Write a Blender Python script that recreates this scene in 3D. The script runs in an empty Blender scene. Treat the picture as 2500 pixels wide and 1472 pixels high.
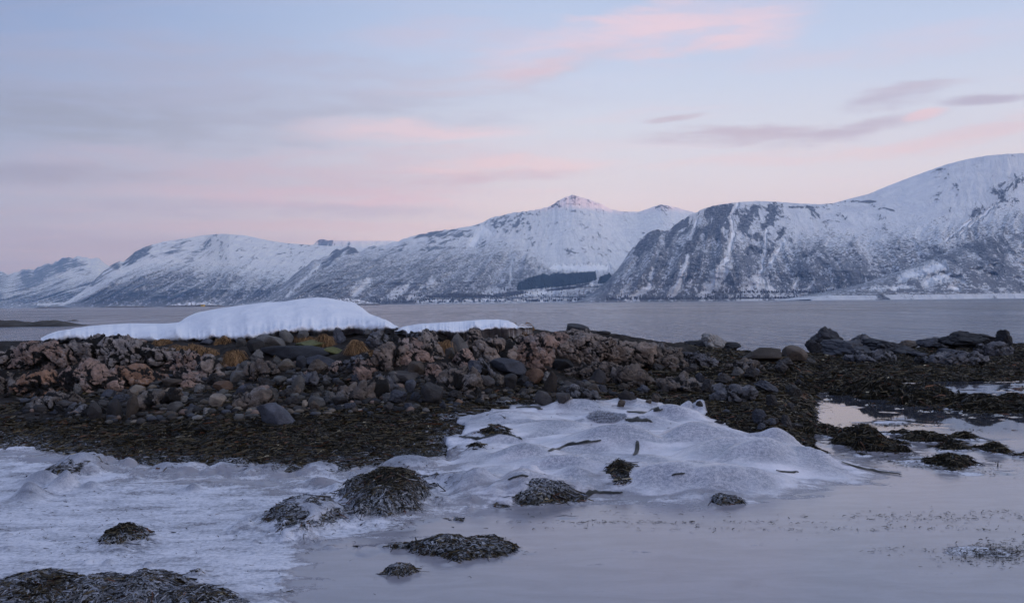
import bpy, math, random
import numpy as np
from mathutils import Matrix, Vector

random.seed(7)
rng = np.random.default_rng(11)
scene = bpy.context.scene
COL = scene.collection

# ------------------------------------------------------------------ camera
F = 2330.0            # focal length in photo pixels (photo is 2500 wide)
H = 1.8               # eye height over the frozen pool
PITCH = 0.0013
ROLL = -0.0096
cam_d = bpy.data.cameras.new('camera')
cam_d.sensor_width = 36.0
cam_d.lens = 36.0 * F / 2500.0
cam_d.clip_start = 0.1
cam_d.clip_end = 60000
cam = bpy.data.objects.new('camera', cam_d)
COL.objects.link(cam)
RM = Matrix.Rotation(math.pi / 2 + PITCH, 3, 'X') @ Matrix.Rotation(ROLL, 3, 'Z')
cam.matrix_world = Matrix.Translation((0, 0, H)) @ RM.to_4x4()
scene.camera = cam
R3 = np.array(RM)

# ------------------------------------------------------------------ view, world, sun
scene.view_settings.view_transform = 'Standard'
scene.view_settings.look = 'None'
scene.view_settings.gamma = 1.0
scene.view_settings.use_curve_mapping = False
scene.view_settings.exposure = 0.18
scene.cycles.max_bounces = 5
scene.cycles.diffuse_bounces = 2
scene.cycles.glossy_bounces = 3
scene.cycles.volume_bounces = 1
scene.cycles.use_denoising = True
SUN_EL = math.radians(1.0)
SUN_AZ = math.radians(163)     # compass style angle from +Y, clockwise: behind the camera, a little to the right


def srgb(r, g, b):
    def f(c):
        c /= 255.0
        return c / 12.92 if c <= 0.04045 else ((c + 0.055) / 1.055) ** 2.4
    return (f(r), f(g), f(b))


class NT:
    """small helper to write node trees"""
    def __init__(self, tree):
        self.t = tree
        self.n = tree.nodes
        self.l = tree.links

    def _set(self, sock, v):
        if isinstance(v, bpy.types.NodeSocket):
            self.l.new(v, sock)
        elif isinstance(v, (tuple, list)) and len(v) == 3 and sock.type == 'RGBA':
            sock.default_value = (*v, 1)
        else:
            sock.default_value = v

    def node(self, typ, props=None, **ins):
        nd = self.n.new(typ)
        for k, v in (props or {}).items():
            setattr(nd, k, v)
        for k, v in ins.items():
            self._set(nd.inputs[k.replace('_', ' ')], v)
        return nd

    def math(self, op, a, b=None, c=None, clamp=False):
        nd = self.n.new('ShaderNodeMath')
        nd.operation = op
        nd.use_clamp = clamp
        for i, v in enumerate((a, b, c)):
            if v is not None:
                self._set(nd.inputs[i], v)
        return nd.outputs[0]

    def mix(self, fac, a, b, blend='MIX'):
        nd = self.n.new('ShaderNodeMix')
        nd.data_type = 'RGBA'
        nd.blend_type = blend
        nd.clamp_factor = True
        self._set(nd.inputs[0], fac)
        self._set(nd.inputs[6], a)
        self._set(nd.inputs[7], b)
        return nd.outputs[2]

    def mrange(self, v, a, b, c=0.0, d=1.0, smooth=True):
        nd = self.n.new('ShaderNodeMapRange')
        nd.interpolation_type = 'SMOOTHSTEP' if smooth else 'LINEAR'
        self._set(nd.inputs[0], v)
        for i, x in enumerate((a, b, c, d)):
            self._set(nd.inputs[1 + i], x)
        return nd.outputs[0]

    def noise(self, vec, scale, detail=4.0, rough=0.55, dist=0.0):
        nd = self.n.new('ShaderNodeTexNoise')
        if vec is not None:
            self._set(nd.inputs['Vector'], vec)
        nd.inputs['Scale'].default_value = scale
        nd.inputs['Detail'].default_value = detail
        nd.inputs['Roughness'].default_value = rough
        nd.inputs['Distortion'].default_value = dist
        return nd.outputs[0]

    def mapping(self, vec, scale=(1, 1, 1), rot=(0, 0, 0), loc=(0, 0, 0)):
        nd = self.n.new('ShaderNodeMapping')
        self._set(nd.inputs['Vector'], vec)
        nd.inputs['Scale'].default_value = scale
        nd.inputs['Rotation'].default_value = rot
        nd.inputs['Location'].default_value = loc
        return nd.outputs[0]

    def attr(self, name, typ='GEOMETRY', out='Fac'):
        nd = self.n.new('ShaderNodeAttribute')
        nd.attribute_type = typ
        nd.attribute_name = name
        return nd.outputs[out]

    def bump(self, h, strength=0.5, dist=0.1, normal=None):
        nd = self.n.new('ShaderNodeBump')
        nd.inputs['Strength'].default_value = strength
        nd.inputs['Distance'].default_value = dist
        self._set(nd.inputs['Height'], h)
        if normal is not None:
            self._set(nd.inputs['Normal'], normal)
        return nd.outputs[0]


def build_world():
    w = bpy.data.worlds.new("World")
    scene.world = w
    w.use_nodes = True
    t = NT(w.node_tree)
    t.n.clear()
    tc = t.node('ShaderNodeTexCoord').outputs['Generated']
    sep = t.node('ShaderNodeSeparateXYZ', Vector=tc)
    x, y, z = sep.outputs
    el = t.math('ARCSINE', z)
    az = t.math('ARCTAN2', x, y)
    # clear air: horizon blush to a pale blue overhead
    ramp = t.n.new('ShaderNodeValToRGB')
    t.l.new(t.math('DIVIDE', el, math.pi / 2, clamp=True), ramp.inputs[0])
    stops = [(0.0, (210, 196, 214)), (0.035, (219, 208, 222)), (0.075, (214, 213, 232)),
             (0.115, (203, 211, 235)), (0.16, (186, 202, 236)), (0.21, (170, 191, 230)),
             (0.40, (174, 191, 224)), (1.0, (160, 178, 212))]
    cr = ramp.color_ramp
    while len(cr.elements) < len(stops):
        cr.elements.new(0.5)
    for e, (p, c) in zip(cr.elements, stops):
        e.position = p
        e.color = (*srgb(*c), 1)
    base = ramp.outputs[0]
    # the sky is a little deeper towards the left (away from the glow)
    left = t.mrange(t.math('SINE', t.math('ADD', az, 0.12)), -0.55, 0.2, 1.0, 0.0)
    base = t.mix(left, base, t.mix(1.0, base, srgb(216, 222, 236), 'MULTIPLY'))
    # high thin cloud sheets, laid out on a plane overhead
    inv = t.math('DIVIDE', 1.0, t.math('ADD', t.math('MAXIMUM', z, 0.0), 0.07))
    comb = t.node('ShaderNodeCombineXYZ', X=t.math('MULTIPLY', x, inv), Y=t.math('MULTIPLY', y, inv), Z=0.0).outputs[0]
    v1 = t.mapping(comb, (0.55, 1.5, 1), (0, 0, 0.30), (3.1, 1.7, 0))
    n1 = t.noise(v1, 0.9, 6, 0.55, 0.5)
    v2 = t.mapping(comb, (1.0, 3.6, 1), (0, 0, 0.22), (7.3, 0.4, 0))
    n2 = t.noise(v2, 0.8, 6, 0.6, 0.8)
    leftm = t.mrange(t.math('SINE', t.math('ADD', az, 0.1)), -0.45, 0.25, 1.0, 0.25)
    m1 = t.math('MULTIPLY', t.mrange(n1, 0.40, 0.72), leftm)
    c = t.mix(t.math('MULTIPLY', m1, 0.42), base, srgb(172, 172, 198))
    m2 = t.mrange(n2, 0.50, 0.78)
    lowm = t.mrange(el, 0.02, 0.30, 1.0, 0.35)
    c = t.mix(t.math('MULTIPLY', t.math('MULTIPLY', m2, lowm), 0.55), c, srgb(224, 198, 214))
    # named streaks of cloud: azimuth / elevation of the middle, half sizes, tilt, colour, weight
    nz = t.noise(t.mapping(t.node('ShaderNodeCombineXYZ', X=az, Y=el, Z=0.0).outputs[0], (3.0, 14, 1), (0, 0, 0.12)), 1.6, 6, 0.62, 0.4)
    nz2 = t.noise(t.mapping(t.node('ShaderNodeCombineXYZ', X=az, Y=el, Z=0.0).outputs[0], (5, 30, 1), (0, 0, 0.15)), 2.2, 5, 0.6, 0.3)
    wob = t.math('MULTIPLY', t.math('SUBTRACT', nz, 0.5), 3.0)

    def streak(c, px, py, wx, wy, tilt, col, k):
        a0 = (px - 1250) / F
        e0 = (739 - 0.0096 * (px - 1250) - py) / F
        e0 = math.atan(e0 * math.cos(math.atan(a0)))
        a0 = math.atan(a0)
        ct, st = math.cos(tilt), math.sin(tilt)
        da = t.math('SUBTRACT', az, a0)
        de = t.math('SUBTRACT', el, e0)
        u = t.math('DIVIDE', t.math('ADD', t.math('MULTIPLY', da, ct), t.math('MULTIPLY', de, st)), wx / F)
        v = t.math('DIVIDE', t.math('SUBTRACT', t.math('MULTIPLY', de, ct), t.math('MULTIPLY', da, st)), wy / F)
        v = t.math('ADD', v, wob)
        r = t.math('ADD', t.math('MULTIPLY', u, u), t.math('MULTIPLY', v, v))
        m = t.mrange(r, 0.0, 1.0, 1.0, 0.0)
        m = t.math('MULTIPLY', m, t.mrange(nz2, 0.32, 0.62, 0.3, 1.0))
        return t.mix(t.math('MULTIPLY', m, k), c, srgb(*col))

    S = [
        (500, 215, 1100, 140, 0.03, (180, 180, 208), 0.65),
        (430, 290, 900, 70, 0.03, (168, 170, 194), 0.5),
        (120, 300, 420, 70, 0.02, (158, 160, 178), 0.5),
        (1250, 190, 420, 45, 0.14, (196, 186, 206), 0.55),
        (1560, 100, 480, 95, 0.10, (222, 200, 218), 0.75),
        (1690, 55, 360, 80, 0.05, (232, 204, 218), 0.55),
                (1640, 135, 180, 20, 0.08, (226, 198, 212), 0.5),
        (1100, 80, 320, 45, 0.05, (200, 188, 212), 0.5),
        (1310, 172, 110, 16, 0.18, (206, 186, 206), 0.6),
        (700, 420, 760, 80, 0.03, (204, 182, 202), 0.7),
        (120, 425, 330, 26, 0.02, (160, 156, 180), 0.6),
        (1000, 320, 380, 34, 0.0, (228, 206, 222), 0.8),
        (1250, 405, 330, 30, 0.02, (228, 202, 214), 0.7),
        (1180, 432, 380, 20, 0.03, (196, 176, 196), 0.65),
        (800, 482, 600, 38, 0.0, (214, 186, 206), 0.75),
        (620, 515, 620, 28, 0.0, (178, 170, 198), 0.75),
        (300, 590, 600, 34, 0.0, (172, 164, 190), 0.6),
        (700, 555, 560, 20, 0.0, (206, 182, 198), 0.6),
        (1650, 291, 90, 11, 0.08, (188, 178, 198), 0.9),
        (1830, 335, 330, 30, -0.03, (186, 176, 198), 0.95),
        (2090, 318, 240, 22, 0.16, (182, 174, 198), 0.85),
        (2190, 240, 140, 30, 0.12, (178, 174, 200), 0.95),
        (2240, 216, 160, 14, 0.02, (190, 186, 210), 0.6),
        (2410, 242, 120, 14, -0.03, (172, 166, 192), 0.9),
        (2260, 277, 60, 16, 0.15, (230, 200, 212), 0.7),
        (2400, 325, 260, 30, 0.10, (214, 194, 210), 0.7),
        (2000, 378, 500, 22, 0.03, (222, 200, 212), 0.6),
        (2150, 120, 420, 50, 0.03, (206, 198, 222), 0.5),
    ]
    for s in S:
        c = streak(c, *s)
    c = t.mix(left, c, t.mix(1.0, c, srgb(196, 208, 224), 'MULTIPLY'))
    # the whole sky brightens and warms from the antisolar side round to the side of the low sun
    ca = t.math('COSINE', t.math('SUBTRACT', az, SUN_AZ))
    glow = t.mrange(ca, -0.78, 1.0)
    vm = t.node('ShaderNodeVectorMath', {'operation': 'MULTIPLY_ADD'})
    sc = t.node('ShaderNodeVectorMath', {'operation': 'SCALE'})
    sc.inputs[0].default_value = (2.0, 1.65, 1.35)
    t.l.new(t.math('MULTIPLY', glow, t.mrange(el, 0.0, 1.3, 1.0, 0.35)), sc.inputs['Scale'])
    t.l.new(c, vm.inputs[0]); t.l.new(sc.outputs[0], vm.inputs[1]); t.l.new(c, vm.inputs[2])
    c = vm.outputs[0]
    c = t.mix(t.mrange(el, -0.02, 0.0, 1.0, 0.0), c, srgb(150, 150, 168))
    bg = t.node('ShaderNodeBackground', Color=c, Strength=0.90)
    sky = t.n.new('ShaderNodeTexSky')
    sky.sky_type = 'NISHITA'
    sky.sun_disc = False
    sky.sun_elevation = SUN_EL
    sky.sun_rotation = SUN_AZ
    sky.air_density = 1.0
    sky.dust_density = 1.0
    bg2 = t.node('ShaderNodeBackground', Color=sky.outputs[0], Strength=0.05)
    add = t.node('ShaderNodeAddShader')
    t.l.new(bg.outputs[0], add.inputs[0])
    t.l.new(bg2.outputs[0], add.inputs[1])
    out = t.node('ShaderNodeOutputWorld')
    t.l.new(add.outputs[0], out.inputs[0])
    w.cycles.sampling_method = 'MANUAL'
    w.cycles.sample_map_resolution = 512


build_world()
sun_d = bpy.data.lights.new('sun', 'SUN')
sun_d.energy = 5.0
sun_d.angle = math.radians(0.35)
sun_d.color = (1.0, 0.50, 0.50)
sun = bpy.data.objects.new('sun', sun_d)
COL.objects.link(sun)
sdir = Vector((math.sin(SUN_AZ) * math.cos(SUN_EL), math.cos(SUN_AZ) * math.cos(SUN_EL), math.sin(SUN_EL)))
sun.rotation_euler = sdir.to_track_quat('Z', 'Y').to_euler()
sun.location = (0, -50, 40)


# ------------------------------------------------------------------ camera maths (pixel <-> place)
def ray(px, py):
    """direction through a photo pixel, scaled so that its Y is 1"""
    px = np.asarray(px, float); py = np.asarray(py, float)
    d = np.stack([(px - 1250) / F, -(py - 736) / F, -np.ones_like(px + py)], -1) if np.ndim(px) else np.array([(px - 1250) / F, -(py - 736) / F, -1.0])
    w = d @ R3.T
    return w / w[..., 1:2]


def proj(P):
    q = (np.asarray(P, float) - np.array([0, 0, H])) @ R3
    return 1250 + F * q[..., 0] / -q[..., 2], 736 - F * q[..., 1] / -q[..., 2]


# ------------------------------------------------------------------ noise
def _h(ix, iy, iz, s):
    n = (ix.astype(np.int64) * 374761393 + iy.astype(np.int64) * 668265263 + iz.astype(np.int64) * 2147483647 + s * 974634777) & 0xFFFFFFFF
    n = ((n ^ (n >> 13)) * 1274126177) & 0xFFFFFFFF
    n = ((n ^ (n >> 16)) * 2246822519) & 0xFFFFFFFF
    return (n ^ (n >> 15)) & 0xFFFFFFFF


def noise3(x, y, z=0.0, s=0):
    x, y, z = np.broadcast_arrays(np.asarray(x, float), np.asarray(y, float), np.asarray(z, float))
    xi, yi, zi = np.floor(x), np.floor(y), np.floor(z)
    fx, fy, fz = x - xi, y - yi, z - zi
    u, v, w = [f * f * f * (f * (f * 6 - 15) + 10) for f in (fx, fy, fz)]
    r = np.zeros_like(x)
    flat = bool(np.all(z == 0))
    for dz in ((0,) if flat else (0, 1)):
        for dy in (0, 1):
            for dx in (0, 1):
                h = _h(xi + dx, yi + dy, zi + dz, s)
                gx = (h & 1023) / 511.5 - 1
                gy = ((h >> 10) & 1023) / 511.5 - 1
                gz = ((h >> 20) & 1023) / 511.5 - 1
                d = gx * (fx - dx) + gy * (fy - dy) + gz * (fz - dz)
                wt = (u if dx else 1 - u) * (v if dy else 1 - v) * (1 if flat else (w if dz else 1 - w))
                r += d * wt
    return r * 1.1


def fbm(x, y, z=0.0, o=4, s=0, g=0.5):
    r = 0; a = 1.0; f = 1.0
    for i in range(o):
        r = r + a * noise3(np.asarray(x) * f, np.asarray(y) * f, np.asarray(z) * f, s + i * 17)
        a *= g; f *= 2.03
    return r


def ridged(x, y, z=0.0, o=4, s=0):
    r = 0; a = 1.0; f = 1.0
    for i in range(o):
        r = r + a * (1 - 2.2 * np.abs(noise3(np.asarray(x) * f, np.asarray(y) * f, np.asarray(z) * f, s + i * 13)))
        a *= 0.5; f *= 2.07
    return r / 1.9


def worley(x, y, z, s=0):
    """F1, F2 of a 3-D cell noise"""
    x, y, z = np.broadcast_arrays(np.asarray(x, float), np.asarray(y, float), np.asarray(z, float))
    xi, yi, zi = np.floor(x), np.floor(y), np.floor(z)
    f1 = np.full(x.shape, 9.0); f2 = np.full(x.shape, 9.0)
    for dz in (-1, 0, 1):
        for dy in (-1, 0, 1):
            for dx in (-1, 0, 1):
                h = _h(xi + dx, yi + dy, zi + dz, s)
                cx = xi + dx + (h & 1023) / 1023.0
                cy = yi + dy + ((h >> 10) & 1023) / 1023.0
                cz = zi + dz + ((h >> 20) & 1023) / 1023.0
                d = (x - cx) ** 2 + (y - cy) ** 2 + (z - cz) ** 2
                m = d < f1
                f2 = np.where(m, f1, np.minimum(f2, d))
                f1 = np.where(m, d, f1)
    return np.sqrt(f1), np.sqrt(f2)


def facets3(x, y, z, s=0):
    """cell noise whose every cell is a tilted flat face: F1, F2, tilt value, cell step"""
    xi, yi, zi = np.floor(x), np.floor(y), np.floor(z)
    f1 = np.full(x.shape, 9.0); f2 = np.full(x.shape, 9.0); tv = np.zeros(x.shape); st = np.zeros(x.shape)
    for dz in (-1, 0, 1):
        for dy in (-1, 0, 1):
            for dx in (-1, 0, 1):
                h = _h(xi + dx, yi + dy, zi + dz, s)
                h2 = _h(xi + dx, yi + dy, zi + dz, s + 77)
                ex = x - (xi + dx + (h & 1023) / 1023.0)
                ey = y - (yi + dy + ((h >> 10) & 1023) / 1023.0)
                ez = z - (zi + dz + ((h >> 20) & 1023) / 1023.0)
                d = ex * ex + ey * ey + ez * ez
                m = d < f1
                f2 = np.where(m, f1, np.minimum(f2, d)); f1 = np.where(m, d, f1)
                t = ex * ((h2 & 1023) / 511.5 - 1) + ey * (((h2 >> 10) & 1023) / 511.5 - 1) + ez * (((h2 >> 20) & 1023) / 511.5 - 1)
                tv = np.where(m, t, tv); st = np.where(m, ((h2 >> 5) & 255) / 255.0 - .5, st)
    return np.sqrt(f1), np.sqrt(f2), tv, st


def sstep(x, a, b):
    t = np.clip((x - a) / (b - a), 0, 1)
    return t * t * (3 - 2 * t)


def poly_sd(x, y, poly):
    """signed distance to a polygon, positive inside"""
    poly = np.array(poly, float)
    d = np.full(x.shape, 1e18); ins = np.zeros(x.shape, bool)
    n = len(poly)
    for i in range(n):
        ax, ay = poly[i]; bx, by = poly[(i + 1) % n]
        ex, ey = bx - ax, by - ay
        wx, wy = x - ax, y - ay
        t = np.clip((wx * ex + wy * ey) / (ex * ex + ey * ey + 1e-9), 0, 1)
        d = np.minimum(d, (wx - ex * t) ** 2 + (wy - ey * t) ** 2)
        c = ((ay > y) != (by > y)) & (x < (bx - ax) * (y - ay) / ((by - ay) if by != ay else 1e-9) + ax)
        ins ^= c
    d = np.sqrt(d)
    return np.where(ins, d, -d)


# ------------------------------------------------------------------ object helpers
def tag(o, label=None, cat=None, group=None, kind=None):
    if label: o['label'] = label
    if cat: o['category'] = cat
    if group: o['group'] = group
    if kind: o['kind'] = kind
    return o


def mesh_np(name, V, Fq, mat, smooth=True, attrs=None, colors=None, parent=None, uv=None, link=True):
    """V (n,3); Fq (m,k) faces with k corners each"""
    me = bpy.data.meshes.new(name)
    V = np.asarray(V, np.float32); Fq = np.asarray(Fq, np.int32)
    m, k = Fq.shape
    me.vertices.add(len(V)); me.vertices.foreach_set('co', V.ravel())
    me.loops.add(m * k); me.loops.foreach_set('vertex_index', Fq.ravel())
    me.polygons.add(m)
    me.polygons.foreach_set('loop_start', np.arange(0, m * k, k, dtype=np.int32))
    me.polygons.foreach_set('loop_total', np.full(m, k, np.int32))
    if smooth:
        me.polygons.foreach_set('use_smooth', np.ones(m, bool))
    for a, v in (attrs or {}).items():
        at = me.attributes.new(a, 'FLOAT', 'POINT')
        at.data.foreach_set('value', np.asarray(v, np.float32).ravel())
    if colors is not None:
        at = me.attributes.new('tone', 'FLOAT_COLOR', 'POINT')
        c = np.concatenate([colors, np.ones((len(colors), 1))], 1).astype(np.float32)
        at.data.foreach_set('color', c.ravel())
    if uv is not None:
        at = me.attributes.new('flow', 'FLOAT_VECTOR', 'POINT')
        at.data.foreach_set('vector', np.asarray(uv, np.float32).ravel())
    me.update(calc_edges=True)
    if mat: me.materials.append(mat)
    o = bpy.data.objects.new(name, me)
    if link: COL.objects.link(o)
    if parent: o.parent = parent
    return o


def grid_faces(nr, nc):
    i = np.arange(nr - 1)[:, None] * nc + np.arange(nc - 1)[None, :]
    return np.stack([i, i + 1, i + nc + 1, i + nc], -1).reshape(-1, 4)


def new_mat(name):
    m = bpy.data.materials.new(name)
    m.use_nodes = True
    t = NT(m.node_tree)
    b = t.n.get('Principled BSDF')
    return m, t, b


# ------------------------------------------------------------------ materials
def mat_ground():
    m, t, b = new_mat('dark_shore_ground')
    pos = t.node('ShaderNodeNewGeometry').outputs['Position']
    n = t.noise(pos, 6, 6, 0.65)
    n2 = t.noise(pos, 40, 4, 0.7)
    weed = t.attr('weed')
    rock = t.mix(t.mrange(n, 0.35, 0.7), (0.014, 0.012, 0.011), (0.05, 0.043, 0.040))
    wcol = t.mix(t.mrange(n2, 0.35, 0.65), (0.003, 0.003, 0.002), (0.014, 0.011, 0.006))
    c = t.mix(weed, rock, wcol)
    fr = t.math('MULTIPLY', t.attr('rime'), t.mrange(n2, 0.42, 0.60))
    c = t.mix(fr, c, (0.50, 0.53, 0.60))
    t.l.new(c, b.inputs['Base Color'])
    b.inputs['Roughness'].default_value = 0.85
    b.inputs['Specular IOR Level'].default_value = 0.1
    t.l.new(t.bump(t.math('ADD', n, n2), 0.9, 0.05), b.inputs['Normal'])
    return m


def mat_ice():
    m, t, b = new_mat('shore_ice')
    geo = t.node('ShaderNodeNewGeometry')
    pos = geo.outputs['Position']
    frost = t.attr('frost'); thin = t.attr('thin'); drape = t.attr('drape'); open_ = t.attr('open')
    # streaky, frosty upper skin, drawn out along the shore
    st = t.noise(t.mapping(pos, (1.0, 2.6, 1.0), (0, 0, 0.12)), 1.7, 7, 0.62, 0.5)
    fine = t.noise(pos, 26, 5, 0.7)
    grain = t.noise(pos, 110, 3, 0.7)
    fm = t.mrange(t.math('ADD', frost, t.math('ADD', t.math('MULTIPLY', t.math('SUBTRACT', st, 0.5), 1.7), t.math('MULTIPLY', t.math('SUBTRACT', fine, 0.5), 0.7))), 0.34, 0.72)
    thinice = t.mix(t.mrange(st, 0.3, 0.7), (0.20, 0.195, 0.225), (0.25, 0.245, 0.28))
    thinice = t.mix(t.math('MULTIPLY', t.mrange(fine, 0.58, 0.74), 0.35), thinice, (0.12, 0.115, 0.14))
    water = (0.035, 0.038, 0.05)
    thinice = t.mix(open_, thinice, water)
    white = t.mix(t.mrange(t.math('ADD', t.math('MULTIPLY', fine, 0.5), t.math('MULTIPLY', st, 0.5)), 0.38, 0.60), (0.27, 0.29, 0.35), (0.64, 0.65, 0.72))
    lil = t.mix(t.mrange(st, 0.3, 0.7), (0.46, 0.47, 0.53), (0.70, 0.68, 0.74))
    white = t.mix(drape, white, lil)
    # dark weed shining through thin ice, and painted shade for the draped ice's relief
    sp = t.math('ADD', t.math('MULTIPLY', grain, 0.5), t.math('MULTIPLY', fine, 0.5))
    spk = t.math('MULTIPLY', thin, t.mrange(sp, 0.36, 0.62, 0.35, 1.0))
    white = t.mix(t.math('MULTIPLY', spk, 0.85), white, (0.10, 0.115, 0.16))
    c = t.mix(fm, thinice, white)
    t.l.new(c, b.inputs['Base Color'])
    rough = t.mix(fm, t.mix(open_, (0.13, 0.13, 0.13), (0.03, 0.03, 0.03)), t.mix(drape, (0.42, 0.42, 0.42), (0.21, 0.21, 0.21)))
    t.l.new(rough, b.inputs['Roughness'])
    b.inputs['IOR'].default_value = 1.33
    nb = t.math('ADD', t.math('MULTIPLY', st, 0.4), t.math('MULTIPLY', fine, 0.5))
    nb = t.math('MULTIPLY', nb, t.mix(fm, t.mix(open_, (0.05, 0.05, 0.05), (0.004, 0.004, 0.004)), t.mix(drape, (1, 1, 1), (0.35, 0.35, 0.35))))
    t.l.new(t.bump(nb, 0.6, 0.06), b.inputs['Normal'])
    return m


def mat_sea():
    m, t, b = new_mat('sea_water')
    pos = t.node('ShaderNodeNewGeometry').outputs['Position']
    n1 = t.noise(t.mapping(pos, (0.8, 1.3, 1)), 1.3, 5, 0.65, 0.3)
    n2 = t.noise(t.mapping(pos, (0.05, 0.11, 1)), 1.0, 6, 0.7, 0.2)
    n3 = t.noise(t.mapping(pos, (0.0015, 0.009, 1), (0, 0, 0.05)), 1.0, 4, 0.55, 0.3)
    h = t.math('ADD', t.math('MULTIPLY', n1, 0.55), t.math('MULTIPLY', n2, 3.2))
    a1 = t.noise(t.mapping(pos, (1.1, 0.13, 1), (0, 0, 0.03)), 1.0, 4, 0.7)
    a2 = t.noise(t.mapping(pos, (0.16, 0.016, 1), (0, 0, 0.03)), 1.0, 4, 0.7)
    a3 = t.noise(t.mapping(pos, (0.03, 0.0022, 1), (0, 0, 0.02)), 1.0, 4, 0.7)
    rip = t.math('ADD', t.math('ADD', a1, a2), a3)
    calm = t.math('MULTIPLY', t.mrange(n3, 0.38, 0.66, 0.45, 1.0), t.mrange(rip, 1.30, 1.72, 0.15, 1.5))
    t.l.new(t.bump(t.math('MULTIPLY', h, calm), 0.75, 1.0), b.inputs['Normal'])
    b.inputs['Base Color'].default_value = (0.05, 0.072, 0.12, 1)
    t.l.new(t.mix(calm, (0.10, 0.10, 0.10), (0.26, 0.26, 0.26)), b.inputs['Roughness'])
    b.inputs['IOR'].default_value = 1.33
    return m


def mat_mountain(name, speck=0.07, grain_stretch=0.22):
    m, t, b = new_mat(name)
    pos = t.node('ShaderNodeNewGeometry').outputs['Position']
    flow = t.attr('flow', out='Vector')
    rock = t.attr('rock'); tree = t.attr('tree')
    nr = t.noise(t.mapping(flow, (1.0, 0.40, 1.0)), 1.9, 9, 0.74, 0.5)        # crags (flow is in units of 100 m)
    ns = t.noise(t.mapping(flow, (1.0, grain_stretch * 0.42, 1)), 2.6, 6, 0.66, 0.25)  # streaks down the fall line
    nt_ = t.noise(pos, speck, 3, 0.75)                                          # single trees
    nt2 = t.noise(pos, speck * 0.16, 4, 0.6)
    rk = t.mrange(t.math('ADD', t.math('MULTIPLY', rock, 0.78), t.math('MULTIPLY', t.math('SUBTRACT', nr, 0.5), 3.6)), 0.42, 0.60)
    cov = t.math('ADD', tree, t.math('MULTIPLY', t.math('SUBTRACT', ns, 0.5), 2.6))
    cov = t.math('ADD', cov, t.math('MULTIPLY', t.math('SUBTRACT', nt2, 0.5), 0.8))
    tr = t.mrange(t.math('ADD', cov, t.math('MULTIPLY', t.math('SUBTRACT', nt_, 0.5), 5.0)), 0.42, 0.82)
    snow = t.mix(t.mrange(nt2, 0.3, 0.7), (0.66, 0.69, 0.76), (0.78, 0.80, 0.84))
    c = t.mix(t.math('MULTIPLY', tr, 0.80), snow, (0.060, 0.060, 0.075))
    c = t.mix(rk, c, t.mix(t.mrange(nt_, 0.42, 0.62), (0.03, 0.034, 0.045), (0.28, 0.29, 0.33)))
    t.l.new(c, b.inputs['Base Color'])
    b.inputs['Roughness'].default_value = 0.85
    b.inputs['Specular IOR Level'].default_value = 0.15
    hh = t.math('MULTIPLY', t.math('ADD', nr, t.math('MULTIPLY', ns, 0.7)), t.mrange(t.math('MAXIMUM', tree, rock), -0.9, 0.6, 0.02, 1.0))
    t.l.new(t.bump(hh, 1.0, 34.0), b.inputs['Normal'])
    return m


def mat_snow():
    m, t, b = new_mat('old_snow')
    pos = t.node('ShaderNodeNewGeometry').outputs['Position']
    n = t.noise(t.mapping(pos, (1, 1, 1.6)), 5, 6, 0.6)
    n2 = t.noise(pos, 60, 3, 0.6)
    n3 = t.noise(pos, 2.2, 4, 0.6)
    c = t.mix(t.mrange(n3, 0.3, 0.7), (0.62, 0.65, 0.72), (0.70, 0.72, 0.77))
    c = t.mix(t.math('MULTIPLY', t.mrange(n2, 0.66, 0.74), t.mrange(n3, 0.55, 0.65)), c, (0.55, 0.50, 0.48))
    t.l.new(c, b.inputs['Base Color'])
    b.inputs['Roughness'].default_value = 0.7
    b.inputs['Specular IOR Level'].default_value = 0.2
    t.l.new(t.bump(t.math('ADD', n, t.math('MULTIPLY', n2, 0.1)), 0.5, 0.10), b.inputs['Normal'])
    return m


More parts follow.
